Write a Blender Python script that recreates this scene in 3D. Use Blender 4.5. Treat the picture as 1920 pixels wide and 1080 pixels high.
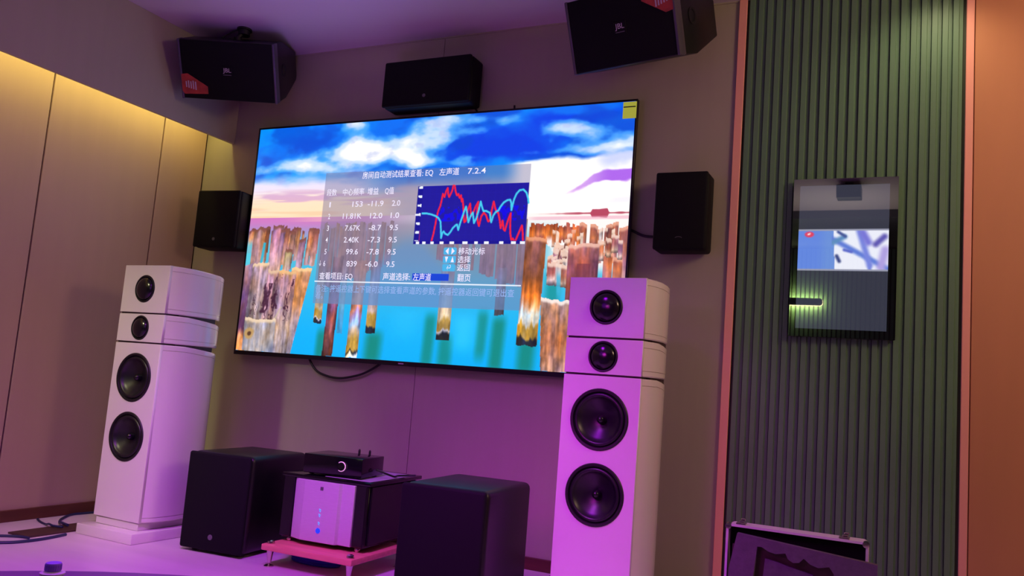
import bpy, bmesh, math, random
import numpy as np
from mathutils import Matrix, Vector

for o in list(bpy.data.objects):
    bpy.data.objects.remove(o)
scene = bpy.context.scene
COL = scene.collection
random.seed(4)
R = math.radians

# ------------------------------------------------------------------ camera
cam_data = bpy.data.cameras.new('camera')
cam_data.sensor_width = 36.0
cam_data.lens = 1562.4 / 1920 * 36.0
cam_data.clip_start = 0.02
cam = bpy.data.objects.new('camera', cam_data)
COL.objects.link(cam)
yaw, pitch, roll = -0.444111784, 0.11412165, 0.0775357434
fwd = Vector((math.sin(yaw) * math.cos(pitch), math.cos(yaw) * math.cos(pitch), math.sin(pitch)))
rgt = Vector((math.cos(yaw), -math.sin(yaw), 0))
upv = rgt.cross(fwd)
r2 = rgt * math.cos(roll) + upv * math.sin(roll)
u2 = upv * math.cos(roll) - rgt * math.sin(roll)
cm = Matrix((r2, u2, -fwd)).transposed().to_4x4()
cm.translation = (0, 0, 0.805)
cam.matrix_world = cm
scene.camera = cam

# ------------------------------------------------------------------ world, exposure, lights
world = bpy.data.worlds.new('room_world')
scene.world = world
world.use_nodes = True
world.node_tree.nodes['Background'].inputs[0].default_value = (0.5, 0.4, 0.45, 1)
world.node_tree.nodes['Background'].inputs[1].default_value = 0.0
vs = scene.view_settings
vs.view_transform = 'Standard'
vs.look = 'None'
vs.exposure = 0.0
vs.gamma = 1.0
vs.use_curve_mapping = False


def lamp(name, kind, loc, target, color, power, **kw):
    d = bpy.data.lights.new(name, kind)
    d.color = color
    d.energy = power
    for k, v in kw.items():
        setattr(d, k, v)
    o = bpy.data.objects.new(name, d)
    COL.objects.link(o)
    o.location = loc
    dv = Vector(target) - Vector(loc)
    if dv.length > 0:
        o.rotation_euler = dv.to_track_quat('-Z', 'Y').to_euler()
    return o


# magenta spots on the ceiling before the loudspeakers, and one added lower
lamp('magenta_spot', 'SPOT', (-1.60, 1.50, 2.42), (-1.66, 1.85, 0.0), (0.45, 0.0, 1.0), 130,
     spot_size=R(112), spot_blend=0.85, shadow_soft_size=0.20)
lamp('magenta_spot', 'SPOT', (-1.75, 0.95, 2.40), (-2.00, 2.35, 0.0), (0.76, 0.13, 1.0), 190,
     spot_size=R(70), spot_blend=0.9, shadow_soft_size=0.20)
lamp('magenta_spot', 'SPOT', (-1.15, 1.30, 1.20), (-1.00, 2.90, 0.35), (1.0, 0.0, 0.98), 31,
     spot_size=R(60), spot_blend=1.0, shadow_soft_size=0.20)  # unseen low spot added to brighten the right tower
lamp('violet_fill', 'POINT', (-1.75, 0.9, 1.45), (0, 0, 0), (0.38, 0.0, 1.0), 10.5, shadow_soft_size=0.35)  # unseen point light added to tint the room violet
lamp('violet_ceiling_fill', 'SPOT', (-2.2, 1.9, 1.1), (-2.55, 2.75, 2.53), (0.37, 0.16, 1.0), 32,
     spot_size=R(52), spot_blend=1.0, shadow_soft_size=0.20)  # unseen spot added for the lavender patch on the ceiling
# unseen warm lights added for the left tower and the right-hand side
lamp('warm_left_fill', 'SPOT', (-3.0, 0.6, 2.3), (-3.15, 2.7, 0.6), (1.0, 0.97, 0.50), 92, spot_size=R(36), spot_blend=1.0, shadow_soft_size=0.1)
lamp('warm_right_fill', 'AREA', (1.35, 2.20, 2.20), (-1.8, 3.5, 1.3), (1.0, 0.64, 0.40), 18.5, size=0.6)
# unseen uplight added for the warm ceiling mirrored in the wall display
lamp('rear_uplight', 'AREA', (-0.5, -0.35, 2.05), (-0.5, -0.35, 3.0), (1.0, 0.85, 0.72), 5, size=0.9)
# ceiling downlight at the right end of the fluted wall
lamp('ceiling_downlight', 'SPOT', (0.10, 3.27, 2.51), (0.10, 3.34, 0.0), (1.0, 0.80, 0.52), 8.8,
     spot_size=R(140), spot_blend=0.9, shadow_soft_size=0.05)

# ------------------------------------------------------------------ helpers


def lin(r, g, b):
    f = lambda c: (c / 255 / 12.92) if c / 255 <= 0.04045 else ((c / 255 + 0.055) / 1.055) ** 2.4
    return (f(r), f(g), f(b), 1.0)


def mat(name, col, rough=0.5, metal=0.0, spec=0.5, coat=0.0, emit=None, estr=0.0, noise=None, bump=None, ior=None):
    """Principled material; noise=(scale, amount, stretch xyz) varies the colour, bump=(scale, strength)."""
    m = bpy.data.materials.new(name)
    m.use_nodes = True
    nt = m.node_tree
    b = nt.nodes['Principled BSDF']
    b.inputs['Base Color'].default_value = col
    b.inputs['Roughness'].default_value = rough
    b.inputs['Metallic'].default_value = metal
    b.inputs['Specular IOR Level'].default_value = spec
    b.inputs['Coat Weight'].default_value = coat
    if ior:
        b.inputs['IOR'].default_value = ior
    if emit:
        b.inputs['Emission Color'].default_value = emit
        b.inputs['Emission Strength'].default_value = estr
    if noise or bump:
        tc = nt.nodes.new('ShaderNodeTexCoord')
    if noise:
        mp = nt.nodes.new('ShaderNodeMapping')
        mp.inputs['Scale'].default_value = noise[2] if len(noise) > 2 else (1, 1, 1)
        nz = nt.nodes.new('ShaderNodeTexNoise')
        nz.inputs['Scale'].default_value = noise[0]
        nz.inputs['Detail'].default_value = 5
        rp = nt.nodes.new('ShaderNodeValToRGB')
        a = noise[1]
        rp.color_ramp.elements[0].position = 0.3
        rp.color_ramp.elements[1].position = 0.7
        rp.color_ramp.elements[0].color = tuple(c * (1 - a) for c in col[:3]) + (1,)
        rp.color_ramp.elements[1].color = tuple(min(1, c * (1 + a)) for c in col[:3]) + (1,)
        nt.links.new(tc.outputs['Object'], mp.inputs['Vector'])
        nt.links.new(mp.outputs[0], nz.inputs['Vector'])
        nt.links.new(nz.outputs['Fac'], rp.inputs[0])
        nt.links.new(rp.outputs[0], b.inputs['Base Color'])
    if bump:
        nb = nt.nodes.new('ShaderNodeTexNoise')
        nb.inputs['Scale'].default_value = bump[0]
        bp = nt.nodes.new('ShaderNodeBump')
        bp.inputs['Strength'].default_value = bump[1]
        bp.inputs['Distance'].default_value = 0.002
        nt.links.new(tc.outputs['Object'], nb.inputs['Vector'])
        nt.links.new(nb.outputs['Fac'], bp.inputs['Height'])
        nt.links.new(bp.outputs[0], b.inputs['Normal'])
    return m


def obj(name, bm, m, parent=None, smooth=None):
    me = bpy.data.meshes.new(name)
    if isinstance(bm, bmesh.types.BMesh):
        bmesh.ops.recalc_face_normals(bm, faces=bm.faces)
        bm.to_mesh(me)
        bm.free()
    else:
        me.from_pydata(bm[0], [], bm[1])
        me.update()
    if m:
        me.materials.append(m)
    if smooth is not None:
        me.polygons.foreach_set('use_smooth', [True] * len(me.polygons))
        me.set_sharp_from_angle(angle=R(smooth))
    o = bpy.data.objects.new(name, me)
    COL.objects.link(o)
    if parent:
        o.parent = parent
    return o


def thing(name, label, cat, loc=(0, 0, 0), rot=(0, 0, 0), group=None):
    o = bpy.data.objects.new(name, None)
    o.empty_display_size = 0.05
    COL.objects.link(o)
    o.location = loc
    o.rotation_euler = rot
    o['label'] = label
    o['category'] = cat
    if group:
        o['group'] = group
    return o


def tag(o, label, cat, group=None):
    o['label'] = label
    o['category'] = cat
    if group:
        o['group'] = group
    return o


def struct(o, label=None, cat=None):
    o['kind'] = 'structure'
    if label:
        o['label'] = label
        o['category'] = cat
    return o


def copy_tree(o, parent=None):
    c = o.copy()
    COL.objects.link(c)
    c.parent = parent
    for ch in list(o.children):
        copy_tree(ch, c)
    return c


def box(x0, x1, y0, y1, z0, z1, r=0.0, seg=2, bm=None):
    b2 = bmesh.new()
    v = [b2.verts.new((x, y, z)) for x in (x0, x1) for y in (y0, y1) for z in (z0, z1)]
    for f in ((0, 1, 3, 2), (4, 6, 7, 5), (0, 4, 5, 1), (2, 3, 7, 6), (0, 2, 6, 4), (1, 5, 7, 3)):
        b2.faces.new([v[i] for i in f])
    bmesh.ops.recalc_face_normals(b2, faces=b2.faces)
    if r > 0:
        bmesh.ops.bevel(b2, geom=b2.edges[:], offset=r, segments=seg, profile=0.5, affect='EDGES')
    if bm is None:
        return b2
    return merge(bm, b2)


def merge(bm, b2):
    me = bpy.data.meshes.new('tmp')
    b2.to_mesh(me)
    b2.free()
    bm.from_mesh(me)
    bpy.data.meshes.remove(me)
    return bm


def lathe(profile, n=48, axis='Z', center=(0, 0, 0), bm=None, caps=True):
    """profile = [(radius, height)], revolved about an axis; axis 'Y' heights run along +y."""
    bm = bm or bmesh.new()
    rings = []
    for r, h in profile:
        if r < 1e-6:
            p = (0, 0, h) if axis == 'Z' else ((0, h, 0) if axis == 'Y' else (h, 0, 0))
            rings.append([bm.verts.new(Vector(p) + Vector(center))])
            continue
        ring = []
        for k in range(n):
            a = 2 * math.pi * k / n
            c, s = r * math.cos(a), r * math.sin(a)
            p = (c, s, h) if axis == 'Z' else ((c, h, s) if axis == 'Y' else (h, c, s))
            ring.append(bm.verts.new(Vector(p) + Vector(center)))
        rings.append(ring)
    for a, b in zip(rings, rings[1:]):
        for k in range(n):
            k2 = (k + 1) % n
            if len(a) == 1 and len(b) == 1:
                break
            if len(a) == 1:
                bm.faces.new((a[0], b[k], b[k2]))
            elif len(b) == 1:
                bm.faces.new((a[k], b[0], a[k2]))
            else:
                bm.faces.new((a[k], b[k], b[k2], a[k2]))
    if caps:
        for ring in (rings[0], rings[-1]):
            if len(ring) > 2:
                bm.faces.new(ring)
    return bm


def prism(poly, a0, a1, axis='X', r=0.0, seg=2):
    """extrude a polygon along an axis: X -> poly is (y,z); Y -> (x,z); Z -> (x,y)."""
    bm = bmesh.new()
    def P(u, v, a):
        return {'X': (a, u, v), 'Y': (u, a, v), 'Z': (u, v, a)}[axis]
    A = [bm.verts.new(P(u, v, a0)) for u, v in poly]
    B = [bm.verts.new(P(u, v, a1)) for u, v in poly]
    n = len(poly)
    bm.faces.new(A)
    bm.faces.new(B[::-1])
    for i in range(n):
        bm.faces.new((A[i], B[i], B[(i + 1) % n], A[(i + 1) % n]))
    bmesh.ops.recalc_face_normals(bm, faces=bm.faces)
    if r > 0:
        bmesh.ops.bevel(bm, geom=bm.edges[:], offset=r, segments=seg, profile=0.5, affect='EDGES')
    return bm


def smooth_path(pts, n=10):
    """Catmull-Rom through pts"""
    P = [Vector(p) for p in pts]
    P = [P[0] * 2 - P[1]] + P + [P[-1] * 2 - P[-2]]
    out = []
    for i in range(1, len(P) - 2):
        for k in range(n):
            t = k / n
            a, b, c, d = P[i - 1], P[i], P[i + 1], P[i + 2]
            out.append(0.5 * ((2 * b) + (c - a) * t + (2 * a - 5 * b + 4 * c - d) * t * t + (3 * b - a - 3 * c + d) * t ** 3))
    out.append(P[-2])
    return out


def tube(pts, r, n=8, smooth=10, bm=None):
    bm = bm or bmesh.new()
    path = smooth_path(pts, smooth) if smooth else [Vector(p) for p in pts]
    rings = []
    for i, p in enumerate(path):
        d = (path[min(i + 1, len(path) - 1)] - path[max(i - 1, 0)]).normalized()
        s = d.cross(Vector((0, 0, 1)))
        if s.length < 1e-3:
            s = Vector((1, 0, 0))
        s.normalize()
        t = s.cross(d)
        rings.append([bm.verts.new(p + s * r * math.cos(2 * math.pi * k / n) + t * r * math.sin(2 * math.pi * k / n)) for k in range(n)])
    for a, b in zip(rings, rings[1:]):
        for k in range(n):
            bm.faces.new((a[k], a[(k + 1) % n], b[(k + 1) % n], b[k]))
    bm.faces.new(rings[0])
    bm.faces.new(rings[-1][::-1])
    return bm


def text_verts(s, x0, x1, zc, h, shear=0.0, bold=0.006):
    """filled letters of s fitted into x0..x1, centred on height zc with em height h; returns verts (x,z) and faces"""
    cu = bpy.data.curves.new('t', 'FONT')
    cu.body = s
    cu.size = 1.0
    cu.resolution_u = 3
    cu.offset = bold
    o = bpy.data.objects.new('t', cu)
    COL.objects.link(o)
    bpy.context.view_layer.update()
    me = bpy.data.meshes.new_from_object(o.evaluated_get(bpy.context.evaluated_depsgraph_get()))
    V = [tuple(v.co) for v in me.vertices]
    F = [tuple(p.vertices) for p in me.polygons]
    bpy.data.objects.remove(o)
    bpy.data.curves.remove(cu)
    bpy.data.meshes.remove(me)
    if not V:
        return [], []
    xs = [v[0] for v in V]
    a, b = min(xs), max(xs)
    k = (x1 - x0) / max(b - a, 1e-6)
    return [(x0 + (v[0] - a) * k + shear * (v[1] - 0.35) * h, zc + (v[1] - 0.36) * h) for v in V], F


def text_part(name, items, y, m, parent):
    V, F = [], []
    for it in items:
        v, f = text_verts(*it)
        n = len(V)
        V += [(p[0], y, p[1]) for p in v]
        F += [tuple(i + n for i in q) for q in f]
    return obj(name, (V, F), m, parent)


def vcol_mat(name, attr, strength=1.0, ior=None, rough=0.2):
    m = bpy.data.materials.new(name)
    m.use_nodes = True
    nt = m.node_tree
    b = nt.nodes['Principled BSDF']
    b.inputs['Base Color'].default_value = (0.005, 0.005, 0.006, 1)
    b.inputs['Roughness'].default_value = rough
    if ior:
        b.inputs['IOR'].default_value = ior
    at = nt.nodes.new('ShaderNodeAttribute')
    at.attribute_name = attr
    nt.links.new(at.outputs['Color'], b.inputs['Emission Color'])
    b.inputs['Emission Strength'].default_value = strength
    return m


def picture(name, rgb, x0, x1, z0, z1, y, m, parent):
    """flat screen: a grid of points that carries the shown picture as colours (rgb: rows top to bottom, sRGB 0..255)"""
    Hn, Wn = rgb.shape[:2]
    xs = np.linspace(x0, x1, Wn)
    zs = np.linspace(z1, z0, Hn)
    X, Z = np.meshgrid(xs, zs)
    co = np.stack([X, np.full_like(X, y), Z], -1).reshape(-1, 3).astype(np.float32)
    i = np.arange((Hn - 1) * (Wn - 1))
    r_, c_ = i // (Wn - 1), i % (Wn - 1)
    a = r_ * Wn + c_
    q = np.stack([a, a + Wn, a + Wn + 1, a + 1], -1).astype(np.int32)
    me = bpy.data.meshes.new(name)
    me.vertices.add(len(co))
    me.vertices.foreach_set('co', co.ravel())
    me.loops.add(q.size)
    me.loops.foreach_set('vertex_index', q.ravel())
    me.polygons.add(len(q))
    me.polygons.foreach_set('loop_start', np.arange(0, q.size, 4, dtype=np.int32))
    me.update(calc_edges=True)
    c = np.clip(rgb / 255.0, 0, 1)
    c = np.where(c <= 0.04045, c / 12.92, ((c + 0.055) / 1.055) ** 2.4)
    ca = me.color_attributes.new('shown', 'FLOAT_COLOR', 'POINT')
    ca.data.foreach_set('color', np.concatenate([c, np.ones((Hn, Wn, 1))], -1).astype(np.float32).ravel())
    me.materials.append(m)
    o = bpy.data.objects.new(name, me)
    COL.objects.link(o)
    o.parent = parent
    return o


# ------------------------------------------------------------------ materials
M = {}
M['wall'] = mat('greige_panel', lin(166, 160, 141), 0.55, noise=(3, 0.02, (6, 6, 0.6)))
M['wall_l'] = mat('beige_panel', lin(184, 158, 138), 0.5, noise=(3, 0.02, (6, 6, 0.6)))
M['joint'] = mat('panel_joint', lin(70, 38, 28), 0.7)
M['ceil'] = mat('ceiling_paint', lin(205, 200, 200), 0.7)
M['rear_dark'] = mat('rear_soffit', lin(70, 72, 80), 0.7)
M['floor'] = mat('pale_floor', lin(214, 194, 208), 0.34, noise=(1.5, 0.06, (1, 6, 1)))
M['base'] = mat('baseboard_wood', lin(88, 44, 34), 0.5, noise=(4, 0.2, (1, 1, 8)))
M['strip'] = mat('brown_strip', lin(66, 40, 34), 0.55, noise=(4, 0.2, (8, 1, 1)))
M['slat'] = mat('green_slat', lin(90, 124, 96), 0.5, noise=(5, 0.08, (4, 4, 0.5)))
M['slat_back'] = mat('green_groove', lin(52, 62, 42), 0.6)
M['trim'] = mat('copper_trim', lin(238, 168, 148), 0.4, metal=0.0)
M['timber'] = mat('tan_panel', lin(192, 132, 92), 0.5, noise=(2, 0.04, (5, 5, 0.5)))
M['black'] = mat('black_cabinet', lin(11, 9, 13), 0.38, noise=(60, 0.15))
M['matte'] = mat('black_matte_cabinet', lin(10, 9, 13), 0.62, spec=0.22, noise=(60, 0.15))
M['grille'] = mat('black_grille', lin(6, 5, 11), 0.8, spec=0.25, noise=(350, 0.3))
M['edge'] = mat('dark_grey_edge', lin(74, 70, 84), 0.3)
M['white'] = mat('white_lacquer', lin(232, 226, 222), 0.22, spec=0.5, coat=0.5)
M['gap'] = mat('dark_gap', lin(50, 30, 36), 0.6)
M['cone'] = mat('black_cone', lin(22, 20, 26), 0.35)
M['rubber'] = mat('black_rubber', lin(14, 13, 16), 0.5)
M['dome'] = mat('black_dome', lin(20, 18, 24), 0.18)
M['silver'] = mat('brushed_aluminium', lin(205, 200, 205), 0.45, metal=0.0, noise=(40, 0.04, (1, 1, 12)))
M['metal'] = mat('polished_metal', lin(215, 205, 200), 0.2, metal=1.0)
M['gloss'] = mat('black_gloss', lin(14, 13, 18), 0.12)
M['pinkwood'] = mat('red_wood_board', lin(225, 140, 125), 0.4, noise=(6, 0.1, (1, 8, 8)))
M['cable'] = mat('black_cable', lin(16, 14, 18), 0.5)
M['bluecable'] = mat('blue_cable', lin(30, 34, 78), 0.45)
M['tvframe'] = mat('tv_frame', lin(26, 22, 28), 0.35, metal=0.3)
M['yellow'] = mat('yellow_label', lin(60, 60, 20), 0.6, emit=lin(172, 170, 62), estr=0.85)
M['ink'] = mat('dark_ink', lin(45, 45, 40), 0.6)
M['logo'] = mat('pale_logo', lin(190, 180, 190), 0.5)
M['logo_dim'] = mat('dim_logo', lin(96, 92, 100), 0.5)
M['sticker'] = mat('red_card', lin(168, 58, 44), 0.6, noise=(22, 0.35))
M['blueled'] = mat('blue_led', lin(20, 30, 200), 0.4, emit=lin(30, 60, 255), estr=1.0)
M['cyanled'] = mat('cyan_led', lin(20, 60, 200), 0.4, emit=lin(70, 170, 255), estr=1.2)
M['ring'] = mat('lit_ring', lin(220, 180, 200), 0.4, emit=lin(235, 170, 220), estr=0.6)
M['cove'] = mat('cove_led', lin(255, 200, 110), 0.5, emit=(1.0, 0.834, 0.218, 1), estr=18.5)
M['foam'] = mat('grey_foam', lin(92, 72, 96), 0.9, bump=(120, 0.4), noise=(60, 0.12))
M['lining'] = mat('black_lining', lin(14, 12, 15), 0.9)
M['lidback'] = mat('brown_lid_lining', lin(66, 48, 48), 0.9, noise=(12, 0.15))
M['textw'] = mat('screen_white', lin(235, 235, 240), 0.5, emit=lin(222, 226, 240), estr=1.0)
M['textd'] = mat('screen_dim', lin(150, 180, 215), 0.5, emit=lin(132, 170, 214), estr=1.0)
M['cap'] = mat('purple_cap', lin(150, 90, 235), 0.4)
M['pet'] = mat('clear_plastic', lin(235, 225, 240), 0.12, ior=1.45)
M['pet'].node_tree.nodes['Principled BSDF'].inputs['Transmission Weight'].default_value = 0.9
M['water'] = mat('water', lin(230, 235, 245), 0.02, ior=1.33)
M['water'].node_tree.nodes['Principled BSDF'].inputs['Transmission Weight'].default_value = 1.0
M['table'] = mat('dark_table_top', lin(92, 38, 112), 0.35)

# ------------------------------------------------------------------ room shell
XL, XR, YB, YF, ZC = -3.704, 1.6, 3.5, -2.2, 2.53
T = 0.12
struct(obj('floor', box(XL - T, XR + T, YF - T, YB + T, -0.08, 0.0), M['floor']))
struct(obj('ceiling', box(XL - T, XR + T, YF - T, YB + T, ZC, ZC + 0.1), M['ceil']))

# back wall: backing and two wide panels with a thin joint
wb = struct(obj('wall_back', box(XL - T, -0.676, YB + 0.012, YB + T, 0, ZC), M['joint']))
xs = [XL, -2.15, -0.676]
for a, b in zip(xs, xs[1:]):
    obj('panel', box(a + 0.0012, b - 0.0012, YB, YB + 0.012, 0.0, ZC, 0.0008, 1), M['wall'], wb)
# left wall: panels with dark joints
wl = struct(obj('wall_left', box(XL - T, XL - 0.012, YF, YB, 0, ZC), M['joint']))
ys = [YF, -1.46, -0.797, -0.133, 0.531, 1.195, 1.86, 2.524, 3.189, YB]
for a, b in zip(ys, ys[1:]):
    obj('panel', box(XL - 0.012, XL, a + 0.004, b - 0.004, 0.0, ZC, 0.0015, 1), M['wall_l'], wl)
# hanging valance in front of a lit cove
val = struct(obj('trim_1', box(-3.510, -3.4874, YF, YB, 2.041, ZC, 0.002, 1), M['wall']))
obj('led_strip', box(-3.555, -3.53, YF + 0.05, YB - 0.05, 2.17, 2.185), M['cove'], val)
# thin trim line where the back wall meets the ceiling
struct(obj('trim_2', box(XL, -0.676, YB - 0.006, YB, ZC - 0.006, ZC), M['wall']))
struct(obj('baseboard_left', box(XL, XL + 0.014, YF, YB, 0, 0.053, 0.002, 1), M['base']))
struct(obj('baseboard_back', box(XL + 0.014, -0.68, YB - 0.014, YB, 0, 0.053, 0.002, 1), M['base']))

# fluted green wall, its trims, tan panel on the right
wf = struct(obj('wall_fluted', box(-0.642, 0.192, YB + 0.003, YB + T, 0, ZC), M['slat_back']))
NS = 22
x0, x1 = -0.632, 0.182
w = (x1 - x0) / NS
slat_poly = [(-w * 0.50, 0.005), (-w * 0.47, -0.0105), (-w * 0.44, -0.0125), (w * 0.06, -0.0125), (w * 0.09, -0.0105), (w * 0.13, -0.0035), (w * 0.46, -0.0035), (w * 0.50, 0.005)]
slat0 = None
for i in range(NS):
    if slat0 is None:
        slat0 = obj('slat', prism(slat_poly, 0, ZC, 'Z'), M['slat'], wf)
        o = slat0
    else:
        o = slat0.copy()
        COL.objects.link(o)
    o.location = (x0 + w * (i + 0.5), YB, 0)
struct(obj('trim_3', box(-0.676, -0.642, YB - 0.012, YB + T, 0, ZC, 0.002, 1), M['trim']))
struct(obj('trim_4', box(0.192, 0.2195, YB - 0.012, YB + T, 0, ZC, 0.002, 1), M['trim']))
wt = struct(obj('wall_tan', box(0.2195, XR + T, YB + 0.01, YB + T, 0, ZC), M['joint']))
for a, b in ((0.2225, 0.92), (0.923, XR)):
    obj('panel', box(a, b, YB - 0.010, YB + 0.012, 0, ZC, 0.002, 1), M['timber'], wt)
struct(obj('wall_right', box(XR, XR + T, YF, YB, 0, ZC), M['wall_l']))
# wall behind the viewer (seen mirrored in the wall display): ribbed green wall under a dark drop ceiling
wr = struct(obj('wall_front', box(XL - T, XR + T, YF - T, YF, 0, ZC), M['slat_back']))
ribs = bmesh.new()
k = 0
x = XL + 0.02
while x < XR - 0.03:
    box(x, x + 0.03, YF, YF + 0.012, 0, ZC - 0.08, 0, 1, ribs)
    x += 0.045
ro = obj('slat', ribs, M['slat'], wr)
ro['kind'] = 'stuff'
struct(obj('trim_5', box(XL, XR, YF, -0.73, ZC - 0.07, ZC), M['rear_dark']))

# ------------------------------------------------------------------ television
TX0, TX1, TZ0, TZ1, TY = -3.2535, -1.1004, 0.8716, 2.0934, 3.445


def fbm(shape, cells, seed, octaves=4, stretch=(1, 1)):
    rng = np.random.default_rng(seed)
    H, W = shape
    out = np.zeros(shape)
    amp, tot = 1.0, 0.0
    cy, cx = cells
    for o in range(octaves):
        gy, gx = int(max(2, cy)) + 2, int(max(2, cx)) + 2
        g = rng.random((gy, gx))
        yy = np.linspace(0, gy - 1.001, H)
        xx = np.linspace(0, gx - 1.001, W)
        y0 = yy.astype(int); x0_ = xx.astype(int)
        fy = (yy - y0)[:, None]; fx = (xx - x0_)[None, :]
        fy = fy * fy * (3 - 2 * fy); fx = fx * fx * (3 - 2 * fx)
        v = (g[y0][:, x0_] * (1 - fy) * (1 - fx) + g[y0 + 1][:, x0_] * fy * (1 - fx)
             + g[y0][:, x0_ + 1] * (1 - fy) * fx + g[y0 + 1][:, x0_ + 1] * fy * fx)
        out += amp * v
        tot += amp
        amp *= 0.5
        cy *= 2
        cx *= 2
    return out / tot


def sstep(a, b, x):
    t = np.clip((x - a) / (b - a), 0, 1)
    return t * t * (3 - 2 * t)


def paint_tv(W=704, H=396):
    U, V = np.meshgrid((np.arange(W) + 0.5) / W, (np.arange(H) + 0.5) / H)
    img = np.zeros((H, W, 3))
    def mix(c, a):
        nonlocal img
        a = np.clip(a, 0, 1)[..., None]
        img = img * (1 - a) + np.array(c, float) * a if not isinstance(c, np.ndarray) or c.ndim == 1 else img * (1 - a) + c * a
    n1 = fbm((H, W), (7, 9), 1, 5)
    n2 = fbm((H, W), (14, 8), 2, 5)
    n3 = fbm((H, W), (30, 5), 3, 4)
    nw = fbm((H, W), (10, 10), 9, 4) - 0.5
    Uw, Vw = U + nw * 0.10, V + (n1 - 0.5) * 0.09
    # sky
    img[:] = (8, 108, 236)
    mix((0, 150, 248), sstep(0.35, 0.0, U) * 0.5 + sstep(0.45, 0.7, n1) * 0.5)
    def blob(cu, cv, ru, rv, c, a=1.0, soft=0.6, warp=1.0):
        d = np.sqrt(((U + nw * 0.16 * warp - cu) / ru) ** 2 + ((V + (n1 - 0.5) * 0.14 * warp - cv) / rv) ** 2)
        mix(c, sstep(1.0, 1.0 - soft, d) * a)
    blob(0.70, 0.13, 0.26, 0.09, (6, 62, 222), 1.0)
    blob(0.86, 0.05, 0.16, 0.05, (4, 60, 224), 0.9)
    blob(0.22, 0.10, 0.12, 0.06, (4, 92, 226), 0.8)
    blob(0.10, 0.12, 0.10, 0.07, (0, 104, 232), 0.7)
    blob(0.47, 0.15, 0.10, 0.05, (10, 84, 220), 0.8)
    # clouds: soft masses broken up by warped noise
    wisp = fbm((H, W), (9, 12), 51, 6)
    wisp = 0.6 * wisp + 0.4 * fbm((H, W), (22, 16), 52, 4)
    dens = np.zeros((H, W)); glow = np.zeros((H, W))
    for cu, cv, ru, rv, am in ((0.345, 0.12, 0.11, 0.06, 1.25), (0.30, 0.14, 0.05, 0.045, 0.8), (0.42, 0.155, 0.12, 0.035, 0.85), (0.48, 0.095, 0.10, 0.035, 0.7), (0.295, 0.02, 0.05, 0.03, 0.7),
                               (0.53, 0.05, 0.06, 0.06, 0.6), (0.63, 0.03, 0.12, 0.035, 0.6), (0.50, 0.185, 0.06, 0.03, 0.8), (0.145, 0.115, 0.05, 0.07, 0.45), (0.17, 0.17, 0.10, 0.035, 0.8), (0.21, 0.205, 0.12, 0.03, 0.85),
                               (0.85, 0.085, 0.09, 0.035, 0.75), (0.93, 0.115, 0.12, 0.05, 0.9), (0.90, 0.17, 0.16, 0.025, 0.7), (0.62, 0.075, 0.08, 0.02, 0.35), (0.03, 0.20, 0.10, 0.03, 0.6),
                               (0.68, 0.17, 0.10, 0.02, 0.35), (0.58, 0.20, 0.12, 0.02, 0.5), (0.07, 0.06, 0.06, 0.02, 0.25), (0.99, 0.16, 0.05, 0.03, 0.6)):
        g_ = np.exp(-(((U + nw * 0.06 - cu) / ru) ** 2 + ((V + (n1 - 0.5) * 0.05 - cv) / rv) ** 2) * 1.3)
        dens = dens + g_ * am
    dd = dens + (wisp - 0.5) * 2.2
    mix((4, 70, 206), sstep(0.50, 0.66, fbm((H, W), (9, 9), 61, 4)) * 0.7 * (V < 0.3))
    mix((84, 170, 250), sstep(0.15, 0.55, dd) * sstep(0.1, 0.3, dens) * 0.8)
    mix((206, 222, 250), sstep(0.50, 0.95, dd) * sstep(0.15, 0.4, dens) * 0.9)
    mix((255, 252, 250), sstep(0.95, 1.45, dd) * 0.95)
    mix((176, 186, 226), sstep(0.55, 0.75, fbm((H, W), (26, 30), 53, 4)) * sstep(0.6, 0.9, dd) * 0.5)
    # low sky, left
    a = sstep(0.20, 0.29, V + (n2 - 0.5) * 0.09) * sstep(0.46, 0.30, U)
    mix((232, 222, 245), a)
    a = sstep(0.27, 0.36, V + (n3 - 0.5) * 0.06) * sstep(0.6, 0.4, U)
    mix((253, 222, 188), a)
    mix((205, 158, 205), sstep(0.55, 0.68, n3) * sstep(0.27, 0.31, V) * sstep(0.39, 0.33, V) * sstep(0.6, 0.4, U) * 0.75)
    mix((250, 190, 150), sstep(0.55, 0.75, fbm((H, W), (50, 4), 21, 3)) * sstep(0.32, 0.35, V) * sstep(0.6, 0.4, U) * 0.5)
    # behind the menu the sky is greyer
    a = sstep(0.24, 0.32, V) * sstep(0.35, 0.5, U) * sstep(0.85, 0.72, U)
    mix((205, 185, 190), a)
    # bright cloud, right
    a = sstep(0.185, 0.205, V + (n1 - 0.5) * 0.06 + sstep(0.84, 0.70, U) * -0.02) * sstep(0.70, 0.76, U)
    mix((255, 252, 252), a)
    blob(0.95, 0.21, 0.085, 0.055, (196, 204, 244), 0.9, 0.8)
    blob(0.99, 0.175, 0.05, 0.02, (110, 165, 240), 0.6)
    top = 0.335 - (U - 0.85) * 0.30 + (n1 - 0.5) * 0.05 + (wisp - 0.5) * 0.05
    a = sstep(0.0, 0.012, V - (top - 0.045 * sstep(0.86, 0.95, U) - 0.006)) * sstep(0.012, 0.0, V - top - (n2 - 0.5) * 0.02) * sstep(0.845, 0.885, U)
    mix((160, 84, 226), a * sstep(0.84, 0.96, U) * 0.9)
    mix((196, 128, 222), a * sstep(0.95, 0.86, U) * 0.8)
    mix((230, 226, 236), sstep(0.6, 0.75, n3) * sstep(0.34, 0.36, V) * sstep(0.39, 0.37, V) * sstep(0.78, 0.82, U) * 0.6)
    # sea and water
    sea = V > 0.4085
    wtr = sstep(0.41, 0.56, V)
    water = np.zeros_like(img)
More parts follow.
